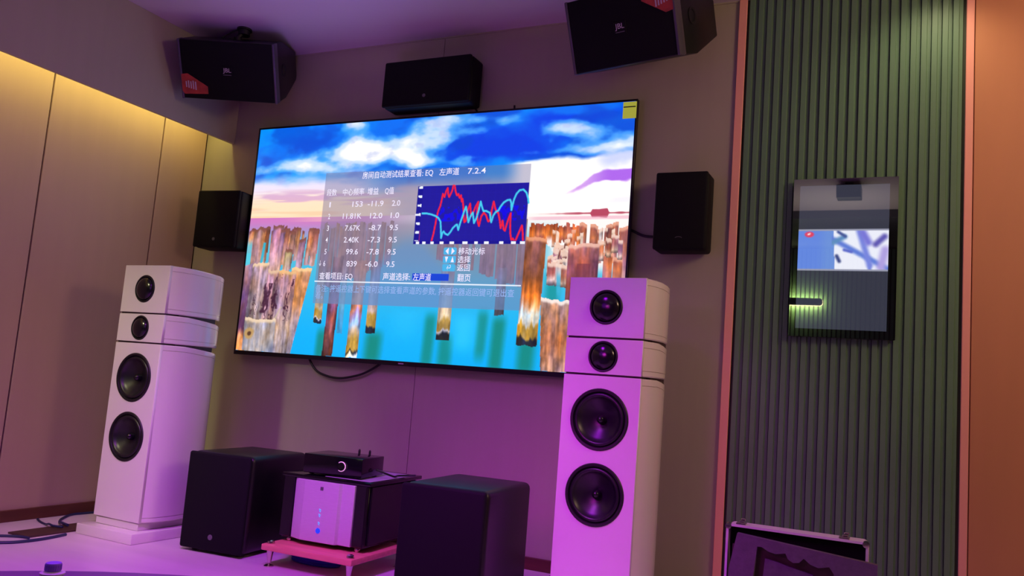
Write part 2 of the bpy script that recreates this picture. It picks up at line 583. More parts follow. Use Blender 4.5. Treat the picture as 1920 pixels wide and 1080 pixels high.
    g = sstep(0.5, 1.0, V)[..., None]
    water[:] = np.array((86, 186, 214)) * (1 - g) + np.array((0, 172, 246)) * g
    lf = sstep(0.55, 0.3, U)[..., None]
    wash = np.maximum(1 - wtr, sstep(0.80, 0.86, U) * sstep(0.66, 0.58, V))[..., None]
    far = np.array((206, 120, 190)) * lf + np.array((252, 240, 236)) * (1 - lf)
    water = water * (1 - wash) + far * wash
    img = np.where(sea[..., None], water, img)
    mix((238, 176, 186), (sea & (V < 0.43)) * sstep(0.08, 0.25, U) * sstep(0.4, 0.2, U) * 0.6)
    coast = 0.418 - 0.012 * fbm((H, W), (2, 60), 5, 2) - 0.024 * sstep(0.915, 0.92, U) * sstep(0.957, 0.952, U)
    mix((178, 70, 92), sstep(0.004, 0.0, np.abs(V - 0.414) - (0.414 - coast) * 0.5) * sstep(0.78, 0.9, U))
    mix((226, 150, 176), (V > 0.425) * (V < 0.437) * sstep(0.76, 0.8, U) * 0.5)
    # green reflections in the water
    for cu, wd, v0, v1, al in ((0.262, 0.018, 0.86, 1.0, 0.8), (0.41, 0.028, 0.86, 1.0, 0.9), (0.555, 0.018, 0.78, 1.0, 0.75), (0.60, 0.022, 0.86, 1.0, 0.75),
                              (0.685, 0.016, 0.76, 0.95, 0.7), (0.725, 0.02, 0.78, 1.0, 0.85), (0.795, 0.025, 0.86, 1.0, 0.85), (0.84, 0.02, 0.6, 0.75, 0.6)):
        c_ = cu - (V - 0.85) * 0.02
        mix((6, 134, 126), sstep(wd * 1.3, wd * 0.2, np.abs(U - c_)) * sstep(v0, v0 + 0.06, V) * sstep(v1 + 0.06, v1 - 0.02, V) * min(1.0, al * 1.15))
    mix((60, 205, 255), sstep(0.05, 0.0, np.abs(U - 0.64)) * sstep(0.78, 0.84, V) * sstep(0.98, 0.9, V) * 0.55)
    mix((40, 190, 250), sstep(0.06, 0.0, np.abs(U - 0.49)) * sstep(0.78, 0.82, V) * sstep(0.95, 0.85, V) * 0.5)
    # posts
    rng = np.random.default_rng(7)
    streak = 0.4 * fbm((H, W), (5, 210), 11, 3) + 0.6 * fbm((H, W), (7, 80), 14, 3)
    bark = 0.5 * fbm((H, W), (46, 120), 12, 3) + 0.5 * fbm((H, W), (16, 150), 15, 3)
    hue = fbm((H, W), (12, 60), 13, 4)
    grain = np.clip(0.5 + (0.6 * (streak - 0.5) + 0.5 * (bark - 0.5)) * 1.9, 0, 1)
    def post(u0, u1, vt, vb, bands, slope=0.0, taper=0.0, dark=0.32, rim=None, al=1.0, side=0.35):
        jag = (fbm((H, W), (3, 80), int(u0 * 1e4) + 3, 2) - 0.5) * 0.02
        t = np.clip((V - vt) / max(vb - vt, 1e-6), 0, 1)
        a_, b_ = u0 - slope * t + taper * t * 0.0, u1 - slope * t - taper * t
        inside = (U > a_) & (U < b_) & (V > vt + jag) & (V < vb + jag * 0.6)
        x_ = np.clip((U - a_) / np.maximum(b_ - a_, 1e-6), 0, 1)
        col = np.zeros_like(img)
        vs_ = [q[0] for q in bands]
        for ch in range(3):
            col[..., ch] = np.interp(t + (streak - 0.5) * 0.25, vs_, [q[1][ch] for q in bands])
        shade = 1.0 + (grain - 0.55) * 2.3 * dark - side * (x_ - 0.45) ** 2 * 2
        tint = ((hue - 0.5) * 2.4)[..., None]
        col = col + np.clip(tint, 0, 1) * np.array((34, 6, -34)) + np.clip(-tint, 0, 1) * np.array((-8, 2, 40))
        col = np.clip(col * shade[..., None], 0, 255)
        mix(col, inside * al)
        if rim is not None:
            mix(rim, inside * sstep(0.02, 0.008, V - vt - jag) * 0.85)
    br, og, lil, wht = (168, 108, 84), (214, 128, 74), (176, 138, 170), (226, 216, 224)
    # far rows (left, middle, right)
    for i in range(26):
        u = rng.uniform(0.0, 0.23); s = rng.uniform(0.006, 0.013)
        post(u, u + s, rng.uniform(0.447, 0.475), 0.57, [(0, (176, 108, 96)), (0.4, (220, 150, 100)), (1, (190, 120, 140))], rim=(120, 66, 70))
    for i in range(40):
        u = rng.uniform(0.23, 0.44); s = rng.uniform(0.006, 0.014)
        post(u, u + s, rng.uniform(0.43, 0.47), 0.60 + (0.44 - u) * 0.6, [(0, (165, 120, 110)), (1, (150, 110, 130))])
    for i in range(40):
        u = rng.uniform(0.54, 0.77); s = rng.uniform(0.006, 0.014)
        post(u, u + s, rng.uniform(0.43, 0.47), 0.58 + (u - 0.54) * 0.5, [(0, (160, 110, 110)), (1, (140, 100, 120))])
    for i in range(70):
        u = rng.uniform(0.775, 0.90); s = rng.uniform(0.005, 0.009)
        post(u, u + s, rng.uniform(0.452, 0.47), rng.uniform(0.5, 0.53), [(0, (176, 84, 56)), (0.6, (226, 128, 66)), (1, (176, 90, 70))])
    # white water and stones between the right-hand posts
    mix((248, 238, 236), sstep(0.52, 0.60, fbm((H, W), (26, 46), 31, 3)) * (U > 0.82) * sstep(0.49, 0.52, V) * sstep(0.64, 0.58, V) * 0.9)
    for u, s, vt, vb in ((0.876, 0.010, 0.475, 0.56), (0.893, 0.018, 0.452, 0.57), (0.918, 0.016, 0.458, 0.58), (0.933, 0.013, 0.47, 0.60),
                         (0.952, 0.015, 0.462, 0.62), (0.966, 0.012, 0.450, 0.60), (0.98, 0.022, 0.468, 0.66), (0.95, 0.02, 0.56, 0.69), (0.972, 0.02, 0.58, 0.72)):
        post(u, u + s, vt, vb, [(0, (160, 88, 84)), (0.35, (206, 122, 84)), (0.7, (186, 120, 130)), (1, (226, 170, 150))], rim=(236, 170, 140))
    post(0.945, 0.999, 0.665, 0.95, [(0, (178, 150, 210)), (0.2, (206, 198, 240)), (1, (170, 176, 226))], rim=(244, 220, 236))
    for i in range(46):
        vt = 0.47 + 0.14 * (i / 46.0)
        u = rng.uniform(0.825, 0.872) if vt > 0.53 else rng.uniform(0.82, 0.99)
        sz = 0.006 + (vt - 0.46) * 0.07
        c = [(170, 92, 76), (206, 122, 84), (236, 214, 204), (176, 112, 130), (214, 140, 110)][int(rng.integers(0, 5))]
        post(u, u + sz, vt, vt + 0.05 + sz * 2.0, [(0, tuple(k * 0.85 for k in c)), (0.5, c), (0.8, (226, 190, 176)), (1, (96, 84, 84))], rim=(246, 214, 196))
    mix((60, 176, 214), sstep(0.006, 0.002, np.abs(U - 0.855 - 0.02 * (streak - 0.5))) * sstep(0.62, 0.66, V) * sstep(0.74, 0.70, V) * 0.8)
    # left middle rows
    for u, s, vt, vb, c in ((0.018, 0.036, 0.455, 0.70, (196, 138, 116)), (0.056, 0.014, 0.452, 0.62, (150, 92, 80)), (0.078, 0.034, 0.444, 0.66, (206, 140, 176)),
                            (0.104, 0.016, 0.458, 0.64, (176, 130, 180)), (0.118, 0.014, 0.46, 0.62, (184, 112, 92)), (0.136, 0.016, 0.475, 0.64, (190, 130, 100)),
                            (0.155, 0.012, 0.46, 0.6, (214, 140, 90)), (0.165, 0.020, 0.50, 0.64, (190, 136, 166)), (0.19, 0.014, 0.46, 0.62, (206, 124, 86)),
                            (0.205, 0.018, 0.465, 0.62, (190, 110, 80)), (0.125, 0.022, 0.545, 0.66, (196, 168, 110))):
        post(u, u + s, vt, vb, [(0, tuple(k * 0.8 for k in c)), (0.25, c), (1, (196, 160, 160))], slope=0.006, rim=(130, 78, 70))
    mix((90, 205, 226), (U > 0.0) * (U < 0.016) * sstep(0.50, 0.54, V) * sstep(0.66, 0.6, V) * 0.8)
    mix((40, 180, 214), sstep(0.006, 0.002, np.abs(U - 0.052 - (0.6 - V) * 0.05)) * (V > 0.52) * (V < 0.63) * 0.9)
    # big foreground post, left
    post(0.0, 0.03, 0.62, 1.0, [(0, (176, 140, 170)), (0.35, (120, 78, 110)), (0.75, (96, 52, 72)), (0.85, (220, 140, 80)), (1, (228, 150, 90))], side=0.0)
    post(0.150, 0.212, 0.632, 1.0, [(0, (236, 178, 120)), (0.1, (222, 150, 92)), (0.4, (214, 146, 100)), (0.65, (190, 160, 160)), (1, (176, 160, 176))], taper=0.036, slope=0.004, dark=0.34, rim=(250, 206, 150), side=0.1)
    post(0.100, 0.166, 0.646, 1.0, [(0, (222, 170, 120)), (0.12, (176, 134, 160)), (0.45, (176, 140, 150)), (0.7, (200, 164, 140)), (1, (170, 156, 170))], dark=0.42, slope=0.006, rim=(236, 186, 130), side=0.2)
    post(0.070, 0.112, 0.640, 0.9, [(0, (216, 170, 140)), (0.15, (176, 136, 168)), (0.6, (160, 120, 140)), (1, (190, 150, 120))], dark=0.45, rim=(226, 190, 160), slope=0.006)
    post(0.026, 0.078, 0.612, 0.9, [(0, (220, 180, 150)), (0.12, (196, 160, 176)), (0.5, (176, 150, 160)), (1, (170, 150, 150))], dark=0.4, rim=(240, 206, 170), slope=0.008)
    for cu, v0, v1, wd in ((0.080, 0.70, 0.83, 0.009), (0.108, 0.66, 0.80, 0.004), (0.112, 0.74, 0.81, 0.007), (0.106, 0.80, 0.88, 0.004), (0.082, 0.83, 0.90, 0.005), (0.150, 0.68, 0.86, 0.003), (0.045, 0.75, 0.84, 0.002)):
        mix((64, 30, 54), sstep(wd, wd * 0.3, np.abs(U - cu - 0.05 * (bark - 0.5) - (V - 0.75) * -0.06)) * (V > v0) * (V < v1) * 0.9)
    mix((206, 186, 156), sstep(0.004, 0.001, np.abs(U - 0.10 - 0.30 * (0.9 - V))) * (V > 0.80) * (V < 0.91) * 0.7)
    post(0.02, 0.118, 0.855, 1.0, [(0, (216, 190, 160)), (0.15, (172, 164, 176)), (1, (160, 160, 176))], rim=(238, 210, 180), dark=0.3, side=0.15)
    blob(0.04, 0.925, 0.018, 0.028, (190, 150, 90), 0.9, 0.4, 0.2)
    blob(0.042, 0.925, 0.008, 0.012, (80, 50, 40), 0.9, 0.5, 0.2)
    # posts standing in the water
    gold, drk = (186, 146, 62), (34, 42, 48)
    post(0.232, 0.256, 0.56, 0.865, [(0, (150, 120, 140)), (0.78, (196, 176, 150)), (0.82, gold), (0.92, gold), (0.94, wht), (0.96, drk), (1, drk)])
    post(0.272, 0.302, 0.58, 1.0, [(0, (130, 90, 110)), (0.6, (112, 66, 92)), (0.85, (120, 70, 80)), (1, (60, 36, 44))], slope=0.006, dark=0.5)
    post(0.302, 0.318, 0.6, 0.9, [(0, (170, 140, 160)), (1, (120, 170, 220))], al=0.6)
    post(0.338, 0.371, 0.60, 1.0, [(0, (190, 130, 120)), (0.5, (214, 140, 120)), (0.56, (176, 140, 200)), (0.66, (150, 190, 240)), (0.74, (196, 170, 150)), (0.84, gold), (0.94, gold), (0.97, drk), (1, (230, 230, 220))], slope=0.004)
    post(0.384, 0.410, 0.60, 0.895, [(0, (150, 110, 130)), (0.7, (210, 180, 170)), (0.76, gold), (0.90, gold), (0.93, drk), (1, drk)])
    post(0.573, 0.607, 0.62, 0.905, [(0, (150, 130, 150)), (0.6, (220, 200, 180)), (0.68, (236, 214, 180)), (0.74, gold), (0.84, gold), (0.87, wht), (0.91, drk), (1, drk)])
    post(0.712, 0.735, 0.62, 0.80, [(0, (150, 130, 150)), (1, (60, 70, 90))])
    post(0.774, 0.822, 0.507, 0.91, [(0, (176, 104, 84)), (0.2, (170, 98, 62)), (0.42, (176, 100, 56)), (0.56, (232, 124, 52)), (0.66, (236, 186, 150)), (0.72, (206, 226, 240)), (0.8, (220, 214, 206)), (0.83, gold), (0.92, gold), (0.95, drk), (1, drk)], slope=0.006, rim=(236, 160, 120))
    post(0.872, 0.94, 0.53, 0.80, [(0, (190, 120, 130)), (0.3, (160, 84, 84)), (1, (130, 70, 84))], rim=(240, 190, 170))
    mix((110, 52, 66), (U > 0.893) * (U < 0.923) * (V > 0.60) * 0.6 * (V < 0.72))
    post(0.818, 0.93, 0.735, 1.0, [(0, (196, 160, 150)), (0.15, (176, 128, 104)), (0.6, (164, 104, 80)), (1, (190, 140, 120))], dark=0.45, rim=(250, 236, 228), side=0.15, slope=-0.01)
    # menu panel: a translucent grey sheet over the picture
    pan = (U > 0.2245) & (U < 0.7725) & (V > 0.217) & (V < 0.781)
    soft = img.copy()
    mix((150, 126, 132), pan * sstep(0.42, 0.46, V) * sstep(0.70, 0.55, V) * 0.45)
    mix((122, 118, 152), pan * 0.50)
    mix((92, 150, 206), pan * sstep(0.60, 0.75, V) * 0.35)
    mix((88, 140, 204), pan * sstep(0.045, 0.0, np.abs(U - 0.487) - 0.10 * sstep(0.47, 0.72, V)) * sstep(0.47, 0.56, V) * 0.45)
    # graph
    gx0, gx1, gv0, gv1 = 0.508, 0.771, 0.2915, 0.514
    mix((24, 22, 150), (U > 0.492) & (U < gx1) & (V > gv0) & (V < 0.529))
    mix((30, 30, 164), ((np.abs((U - gx0) * 60 % 1 - 0.5) > 0.46) | (np.abs((V - gv0) * 60 % 1 - 0.5) > 0.46)) * (U > gx0) * (U < gx1) * (V > gv0) * (V < gv1) * 0.5)
    gx = (U - gx0) / (gx1 - gx0); gy = (V - gv0) / (gv1 - gv0)
    band = fbm((H, W), (60, 120), 41, 2)
    mix((6, 6, 226), (np.abs(gy - 0.52) < 0.13) * (gx > 0.16) * (gx < 0.98) * sstep(0.55, 0.6, band) * ((gx < 0.4) | (gx > 0.72)) * 0.9)
    def curve(pts, c, wd=1.5):
        P = np.array(pts, float)
        px = (gx0 + P[:, 0] * (gx1 - gx0)) * W; py = (gv0 + P[:, 1] * (gv1 - gv0)) * H
        D = np.full((H, W), 9.0)
        XX, YY = U * W, V * H
        for i in range(len(P) - 1):
            dx, dy = px[i + 1] - px[i], py[i + 1] - py[i]
            t = np.clip(((XX - px[i]) * dx + (YY - py[i]) * dy) / (dx * dx + dy * dy + 1e-9), 0, 1)
            D = np.minimum(D, np.hypot(XX - px[i] - t * dx, YY - py[i] - t * dy))
        mix(c, sstep(wd + 0.5, wd - 0.5, D))
    Z = lambda pts: [((x - 945 + (y - 225) * 0.032) / 882, (y - (228 - (x - 945) * 0.037)) / 455) for x, y in pts]
    curve(Z([(922, 600), (920, 685)]), (220, 40, 90), 1.2)
    curve(Z([(1036, 680), (1050, 620), (1062, 540), (1070, 480), (1080, 430), (1095, 390), (1105, 340), (1112, 290), (1128, 315), (1138, 270), (1152, 240), (1158, 290),
             (1168, 315), (1180, 290), (1192, 262), (1200, 220), (1212, 222), (1222, 270), (1235, 300), (1248, 290), (1258, 320), (1270, 300), (1278, 350), (1285, 330), (1296, 400), (1300, 450),
             (1310, 520), (1322, 510), (1335, 420), (1352, 368), (1365, 470), (1385, 430), (1400, 390), (1420, 352), (1412, 440), (1425, 520), (1435, 548), (1450, 470), (1470, 440), (1490, 460), (1510, 510),
             (1525, 500), (1535, 420), (1548, 348), (1562, 400), (1575, 430), (1590, 440), (1605, 500), (1615, 560), (1628, 500), (1640, 570), (1650, 580), (1665, 520), (1680, 470), (1692, 440),
             (1690, 520), (1695, 600), (1705, 650), (1718, 640), (1732, 672), (1745, 640), (1760, 600), (1785, 535), (1795, 600), (1798, 665)]), (232, 30, 60), 1.5)
    curve(Z([(940, 455), (980, 455), (1020, 462), (1060, 475), (1085, 490), (1105, 520), (1112, 580), (1118, 655), (1128, 610), (1138, 600), (1150, 618), (1175, 628), (1195, 605), (1215, 570), (1240, 545),
             (1250, 540), (1262, 585), (1275, 530), (1290, 480), (1305, 430), (1318, 392), (1330, 450), (1345, 520), (1360, 470), (1378, 440), (1392, 525), (1408, 490), (1425, 430), (1440, 350),
             (1452, 390), (1465, 425), (1490, 425), (1520, 440), (1535, 515), (1550, 460), (1570, 430), (1590, 420), (1605, 390), (1630, 355), (1660, 335), (1682, 332), (1692, 360), (1695, 415), (1700, 390),
             (1712, 330), (1730, 285), (1755, 255), (1785, 250), (1810, 275), (1825, 320), (1830, 355)]), (66, 196, 232), 1.5)
    # axis strips with pale ticks
    mix((14, 16, 140), (U > 0.492) & (U < 0.505) & (V > gv0) & (V < 0.529))
    for k, vv in enumerate((0.296, 0.333, 0.370, 0.4075, 0.444, 0.480, 0.517)):
        mix((228, 232, 250), (U > 0.4945 - (0.004 if k == 3 else 0)) & (U < 0.5045) & (np.abs(V - vv) < 0.0048 + (U - 0.5) * 0.2))
    mix((14, 16, 140), (U > 0.492) & (U < gx1) & (V > 0.515) & (V < 0.529))
    for uu, wd in ((0.503, 0.004), (0.520, 0.004), (0.541, 0.004), (0.566, 0.0055), (0.592, 0.0055), (0.626, 0.006), (0.653, 0.004), (0.679, 0.005), (0.715, 0.005), (0.744, 0.006), (0.766, 0.006)):
        mix((232, 234, 250), (np.abs(U - uu) < wd) & (V > 0.517) & (V < 0.528))
    # key hints, highlight bar, rule
    for vv in (0.556, 0.5895, 0.622):
        d = np.maximum(np.abs(U - 0.590) - 0.0135, 0) ** 2 * 3.1 + np.maximum(np.abs(V - vv) - 0.009, 0) ** 2
        mix((70, 172, 224), sstep(0.00005, 0.00001, d))
    mix((12, 64, 206), (U > 0.4975) & (U < 0.5925) & (V > 0.6465) & (V < 0.6755))
    mix((236, 240, 250), sstep(0.0028, 0.0012, np.abs(V - 0.6865)) * (U > 0.223) * (U < 0.7695))
    return np.clip(img, 0, 255)


tv = thing('television', 'large flat television showing a pier photo behind a settings menu and graph, on back wall', 'television', (0, 0, 0))
tv_rgb = paint_tv()
M['tvpic'] = vcol_mat('tv_picture', 'shown', 1.12, None, 0.35)
picture('screen', tv_rgb, TX0, TX1, TZ0, TZ1, TY, M['tvpic'], tv)
fr = 0.009
bm = box(TX0 - fr, TX1 + fr, TY + 0.001, TY + 0.02, TZ0 - 0.022, TZ1 + fr, 0.002, 1)
box(TX0 + 0.25, TX1 - 0.25, TY + 0.018, YB - 0.004, TZ0 + 0.15, TZ1 - 0.35, 0.006, 1, bm)
obj('back_shell', bm, M['tvframe'], tv)
bm = bmesh.new()
for a in ((TX0 - fr, TX0, TZ0 - 0.022, TZ1 + fr), (TX1, TX1 + fr, TZ0 - 0.022, TZ1 + fr)):
    box(a[0], a[1], TY - 0.004, TY + 0.004, a[2], a[3], 0.001, 1, bm)
box(TX0, TX1, TY - 0.004, TY + 0.004, TZ1, TZ1 + fr, 0.001, 1, bm)
box(TX0, TX1, TY - 0.004, TY + 0.004, TZ0 - 0.022, TZ0, 0.001, 1, bm)
obj('bezel', bm, M['tvframe'], tv)


def tu(u): return TX0 + u * (TX1 - TX0)
def tz(v): return TZ1 - v * (TZ1 - TZ0)


hh = 0.040
items = [('房间自动测试结果查看: EQ', 0.3325, 0.528, 0.2345), ('左声道', 0.5445, 0.596, 0.2345), ('7.2.4', 0.618, 0.6635, 0.2345),
         ('段数', 0.2325, 0.2615, 0.304), ('中心频率', 0.280, 0.342, 0.304), ('增益', 0.352, 0.383, 0.304), ('Q值', 0.401, 0.426, 0.304),
         ('查看项目: EQ', 0.2355, 0.3325, 0.664), ('声道选择:', 0.4175, 0.4915, 0.662), ('左声道', 0.4995, 0.547, 0.662), ('翻页', 0.6145, 0.6475, 0.6615),
         ('移动光标', 0.6115, 0.6775, 0.5565), ('选择', 0.6115, 0.6435, 0.5895), ('返回', 0.6115, 0.6435, 0.622),
         ('◀', 0.5785, 0.5865, 0.556), ('▶', 0.594, 0.602, 0.556), ('▼', 0.5785, 0.5865, 0.5895), ('▲', 0.594, 0.602, 0.5895), ('↩', 0.585, 0.595, 0.622)]
rows = [('1', '153', '-11.9', '2.0', 0.356), ('2', '11.81K', '12.0', '1.0', 0.407), ('3', '7.67K', '-8.7', '9.5', 0.458),
        ('4', '2.40K', '-7.3', '9.5', 0.5085), ('5', '99.6', '-7.8', '9.5', 0.559), ('6', '839', '-6.0', '9.5', 0.610)]
cw = 0.0098
for a, b, c, d, v in rows:
    items.append((a, 0.2435, 0.2495 - (0.002 if a == '1' else 0), v))
    n = len(b) - 0.5 * b.count('.')
    items.append((b, 0.341 - n * cw, 0.341, v))
    n = len(c) - 0.5 * c.count('.')
    items.append((c, 0.400 - n * cw, 0.400, v))
    items.append((d, 0.4235, 0.4465, v))
items.append(('↓', 0.231, 0.237, 0.610))
for s_, a_, b_, v_ in items:
    text_part('screen_text', [(s_, tu(a_), tu(b_), tz(v_), hh if v_ < 0.55 or v_ in (0.559, 0.61) or v_ > 0.66 else 0.036)], TY - 0.0006, M['textw'], tv)
text_part('note_text', [('备注: 按遥控器上下键可选择查看声道的参数, 按遥控器返回键可退出查', tu(0.228), tu(0.756), tz(0.717), hh)], TY - 0.0006, M['textd'], tv)
text_part('note_text', [('看。', tu(0.229), tu(0.252), tz(0.747), hh)], TY - 0.0006, M['textd'], tv)
st = obj('corner_label', box(tu(0.9735), tu(1.0025), TY - 0.0055, TY - 0.0045, tz(0.065), tz(0.0025)), M['yellow'], tv)  # label glows like a graphic shown on the screen
st['label'] = 'yellow glowing label shown on the top right corner'
bm = box(tu(0.9745), tu(1.0005), TY - 0.0062, TY - 0.0055, tz(0.0235), tz(0.0195))
obj('label_print', bm, M['ink'], st)
bm = tube([(tu(0.72), TY + 0.008, TZ1 + fr), (tu(0.72), TY + 0.006, TZ1 + fr + 0.018)], 0.005, 8, 0)
obj('mount_screw', bm, M['tvframe'], tv)
obj('maker_mark', box(-2.215, -2.185, TY - 0.0046, TY - 0.004, TZ0 - 0.014, TZ0 - 0.009), M['logo'], tv)

# television cables
tag(obj('cable', tube([(-2.79, 3.478, 0.90), (-2.782, 3.478, 0.854), (-2.733, 3.48, 0.797), (-2.66, 3.48, 0.772), (-2.58, 3.48, 0.766), (-2.50, 3.48, 0.780), (-2.436, 3.48, 0.800), (-2.37, 3.48, 0.835), (-2.322, 3.478, 0.870), (-2.30, 3.478, 0.91)], 0.006), M['cable']),
    'black cable drooping in a loop below the television', 'cable')
tag(obj('cable', tube([(-1.16, 3.482, 1.535), (-1.103, 3.482, 1.518), (-1.041, 3.485, 1.491), (-0.979, 3.485, 1.486), (-0.93, 3.485, 1.488)], 0.006), M['cable']),
    'black cable from the television to the speaker on its right', 'cable')
tag(obj('cable', tube([(-3.40, 3.47, 1.735), (-3.364, 3.478, 1.714), (-3.313, 3.482, 1.628), (-3.313, 3.484, 1.553), (-3.285, 3.486, 1.47), (-3.262, 3.486, 1.40), (-3.24, 3.486, 1.33)], 0.0065), M['cable']),
    'black cable from the speaker left of the television down behind it', 'cable')
tag(obj('cable', tube([(-1.965, 3.47, 2.175), (-1.938, 3.482, 2.14), (-1.919, 3.484, 2.112), (-1.91, 3.484, 2.08)], 0.005), M['cable']),
    'short black cable between the centre speaker and the television top', 'cable')


# ------------------------------------------------------------------ wall speakers
def wall_speaker(name, label, cx, cz, w, h, d, rz=0.0, badge='arc'):
    # origin on the wall behind the speaker
    t = thing(name, label, 'speaker', (cx, YB, cz), (0, 0, rz), 'small black speakers around the television')
    y1 = -0.012
    obj('cabinet', box(-w / 2, w / 2, -d + 0.022, y1, -h / 2, h / 2, 0.014, 3), M['matte'], t, 40)
    obj('grille', box(-w / 2 + 0.001, w / 2 - 0.001, -d, -d + 0.021, -h / 2 + 0.001, h / 2 - 0.001, 0.009, 3), M['grille'], t, 40)
    obj('wall_bracket', box(-0.035, 0.035, y1 - 0.002, 0.0, -0.05, 0.05, 0.003, 1), M['rubber'], t)
    if badge == 'arc':
        p = [(0.016 * math.cos(a), -d - 0.001, -h / 2 + 0.045 + 0.009 * math.sin(a)) for a in np.linspace(0.15 * math.pi, 0.85 * math.pi, 7)]
        obj('badge', tube(p, 0.0012, 6, 0), M['logo_dim'], t)
    else:
        obj('badge', lathe([(0.0, -0.002), (0.008, -0.002), (0.009, 0.001)], 20, 'Y', (0, -d, -h / 2 + 0.045)), M['logo_dim'], t, 40)
    return t


wall_speaker('wall_speaker', 'wide black speaker mounted above the television', -2.155, 2.246, 0.495, 0.236, 0.145, 0, 'dot')
wall_speaker('wall_speaker', 'black upright speaker right of the television, beside the pink trim', -0.855, 1.574, 0.222, 0.332, 0.142, 0)
wall_speaker('wall_speaker', 'black upright speaker left of the television, near the room corner', -3.415, 1.572, 0.275, 0.316, 0.165, R(6), 'dot')


# ------------------------------------------------------------------ angled speakers on ceiling brackets
def hung_speaker(label, loc, rot, flip):
    t = thing('ceiling_speaker', label, 'speaker', loc, rot, 'large black speakers hung from the ceiling')
    W_, H_ = 0.25, 0.15
    prof = [(0.012, -H_), (0.012, H_), (0.15, H_ - 0.004), (0.385, 0.062), (0.385, -0.085), (0.17, -H_)]
    bm = prism(prof, -W_ + 0.004, W_ - 0.004, 'X', 0.006, 2)
    for v in bm.verts:
        if v.co.x < 0:
            v.co.x *= 1 - 0.30 * max(0, v.co.y - 0.03) / 0.355
    obj('cabinet', bm, M['black'], t, 35)
    obj('grille', box(-W_ + 0.014, W_ - 0.014, 0.0, 0.014, -H_ + 0.003, H_ - 0.003, 0.004, 2), M['grille'], t, 40)
    for s in (-1, 1):
        obj('side_bar', box(s * W_ - 0.014 if s > 0 else -W_, W_ if s > 0 else -W_ + 0.014, -0.002, 0.055, -H_ - 0.001, H_ + 0.001, 0.005, 2), M['edge'], t, 40)
    for s in (-1, 1):
        obj('bass_port', lathe([(0.034, -0.002), (0.034, 0.002), (0.026, 0.002), (0.024, -0.004), (0.0, -0.004)], 28, 'X', (s * (0.247 if s > 0 else 0.222), 0.15, 0), caps=False), M['rubber'], t, 40)
    f = -1 if flip else 1
    # logo plate with lettering and a thin rule (upright on both)
    lp = obj('logo_plate', box(-0.030, 0.028, -0.003, 0.001, -0.026, 0.028, 0.002, 1), M['grille'], t)
    text_part('logo_lettering', [('JBL', -0.022, 0.020, 0.008, 0.030)], -0.0035, M['logo'], lp)
    obj('logo_rule', box(-0.022, 0.020, -0.0038, -0.0032, -0.018, -0.015), M['logo_dim'], lp)
    pts = [(-0.242, -0.025), (-0.209, -0.020), (-0.109, -0.082), (-0.109, -0.119), (-0.232, -0.125), (-0.242, -0.110)]
    sg = obj('warning_card', prism([(f * a, f * b) for a, b in pts], -0.0025, 0.0005, 'Y'), M['sticker'], t)
    sg['label'] = 'red corner card stuck on the grille'
    bm = bmesh.new()
    for i in range(5):
        xx = f * (-0.222 + i * 0.012)
        box(min(xx, xx + f * 0.006), max(xx, xx + f * 0.006), -0.0032, -0.0024, min(f * -0.09, f * -0.06) - 0.003 * i, max(f * -0.09, f * -0.06) + 0.004 * (i % 2), 0, 1, bm)
    obj('card_print', bm, M['logo'], sg)
    return t


def ceiling_bracket(t, lx, ly, top):
    """yoke from the cabinet top up to a plate on the ceiling, in the speaker's own frame"""
    A = t.matrix_basis.inverted() if False else (Matrix.Translation(t.location) @ t.rotation_euler.to_matrix().to_4x4()).inverted()
    P = lambda p: tuple(A @ Vector(p))
    base = Vector(P(top))
    bm = tube([(lx, ly, 0.10), (lx, ly, 0.16)], 0.02, 12, 0)
    tube([(lx, ly, 0.15), tuple(base)], 0.014, 12, 0, bm)
    b2 = lathe([(0.030, -0.035), (0.030, -0.010), (0.038, -0.010), (0.038, 0.0)], 24, 'Z')
    for v in b2.verts:
        v.co = A @ (v.co + Vector(top))
    merge(bm, b2)
    b = obj('bracket', bm, M['rubber'], t, 40)
    obj('speaker_lead', tube([tuple(base + Vector((0, 0, 0))), P((top[0] - 0.05, top[1] - 0.03, top[2] - 0.02)), P((top[0] - 0.12, top[1] - 0.05, top[2] - 0.07)), (lx - 0.10, ly, 0.13)], 0.004), M['cable'], t)


hl = hung_speaker('black ceiling-hung speaker with red card on its lower left corner, by the valance', (-3.168, 3.071, 2.278), (R(30.3), R(-0.4), R(24.3)), False)
hr = hung_speaker('black ceiling-hung speaker with red card on its upper right corner, above the television corner', (-1.071, 3.082, 2.273), (R(22.4), R(0.2), R(-12.6)), True)
for t in (hl, hr):
    t.rotation_mode = 'XYZ'
ceiling_bracket(hl, 0.02, 0.13, (-3.145, 3.13, ZC))
ceiling_bracket(hr, 0.0, 0.13, (-1.05, 3.17, ZC))

# ------------------------------------------------------------------ white floorstanding towers
side = [(0.0, 0.0), (0.02, 0.008), (0.05, 0.018), (0.10, 0.026), (0.16, 0.026), (0.22, 0.017), (0.285, 0.0), (0.33, -0.028), (0.37, -0.062), (0.395, -0.095)]


def plan(hw, inset=0.0, cut=9.0):
    R_ = [(hw + o - inset, d) for d, o in side if d <= cut]
    L_ = [(-x, d) for x, d in R_][::-1]
    return R_ + L_


def loft(rings):
    bm = bmesh.new()
    vs_ = [[bm.verts.new(p) for p in r] for r in rings]
    n = len(vs_[0])
    for a, b in zip(vs_, vs_[1:]):
        for k in range(n):
            bm.faces.new((a[k], a[(k + 1) % n], b[(k + 1) % n], b[k]))
    bm.faces.new(vs_[0][::-1])
    bm.faces.new(vs_[-1])
    return bm


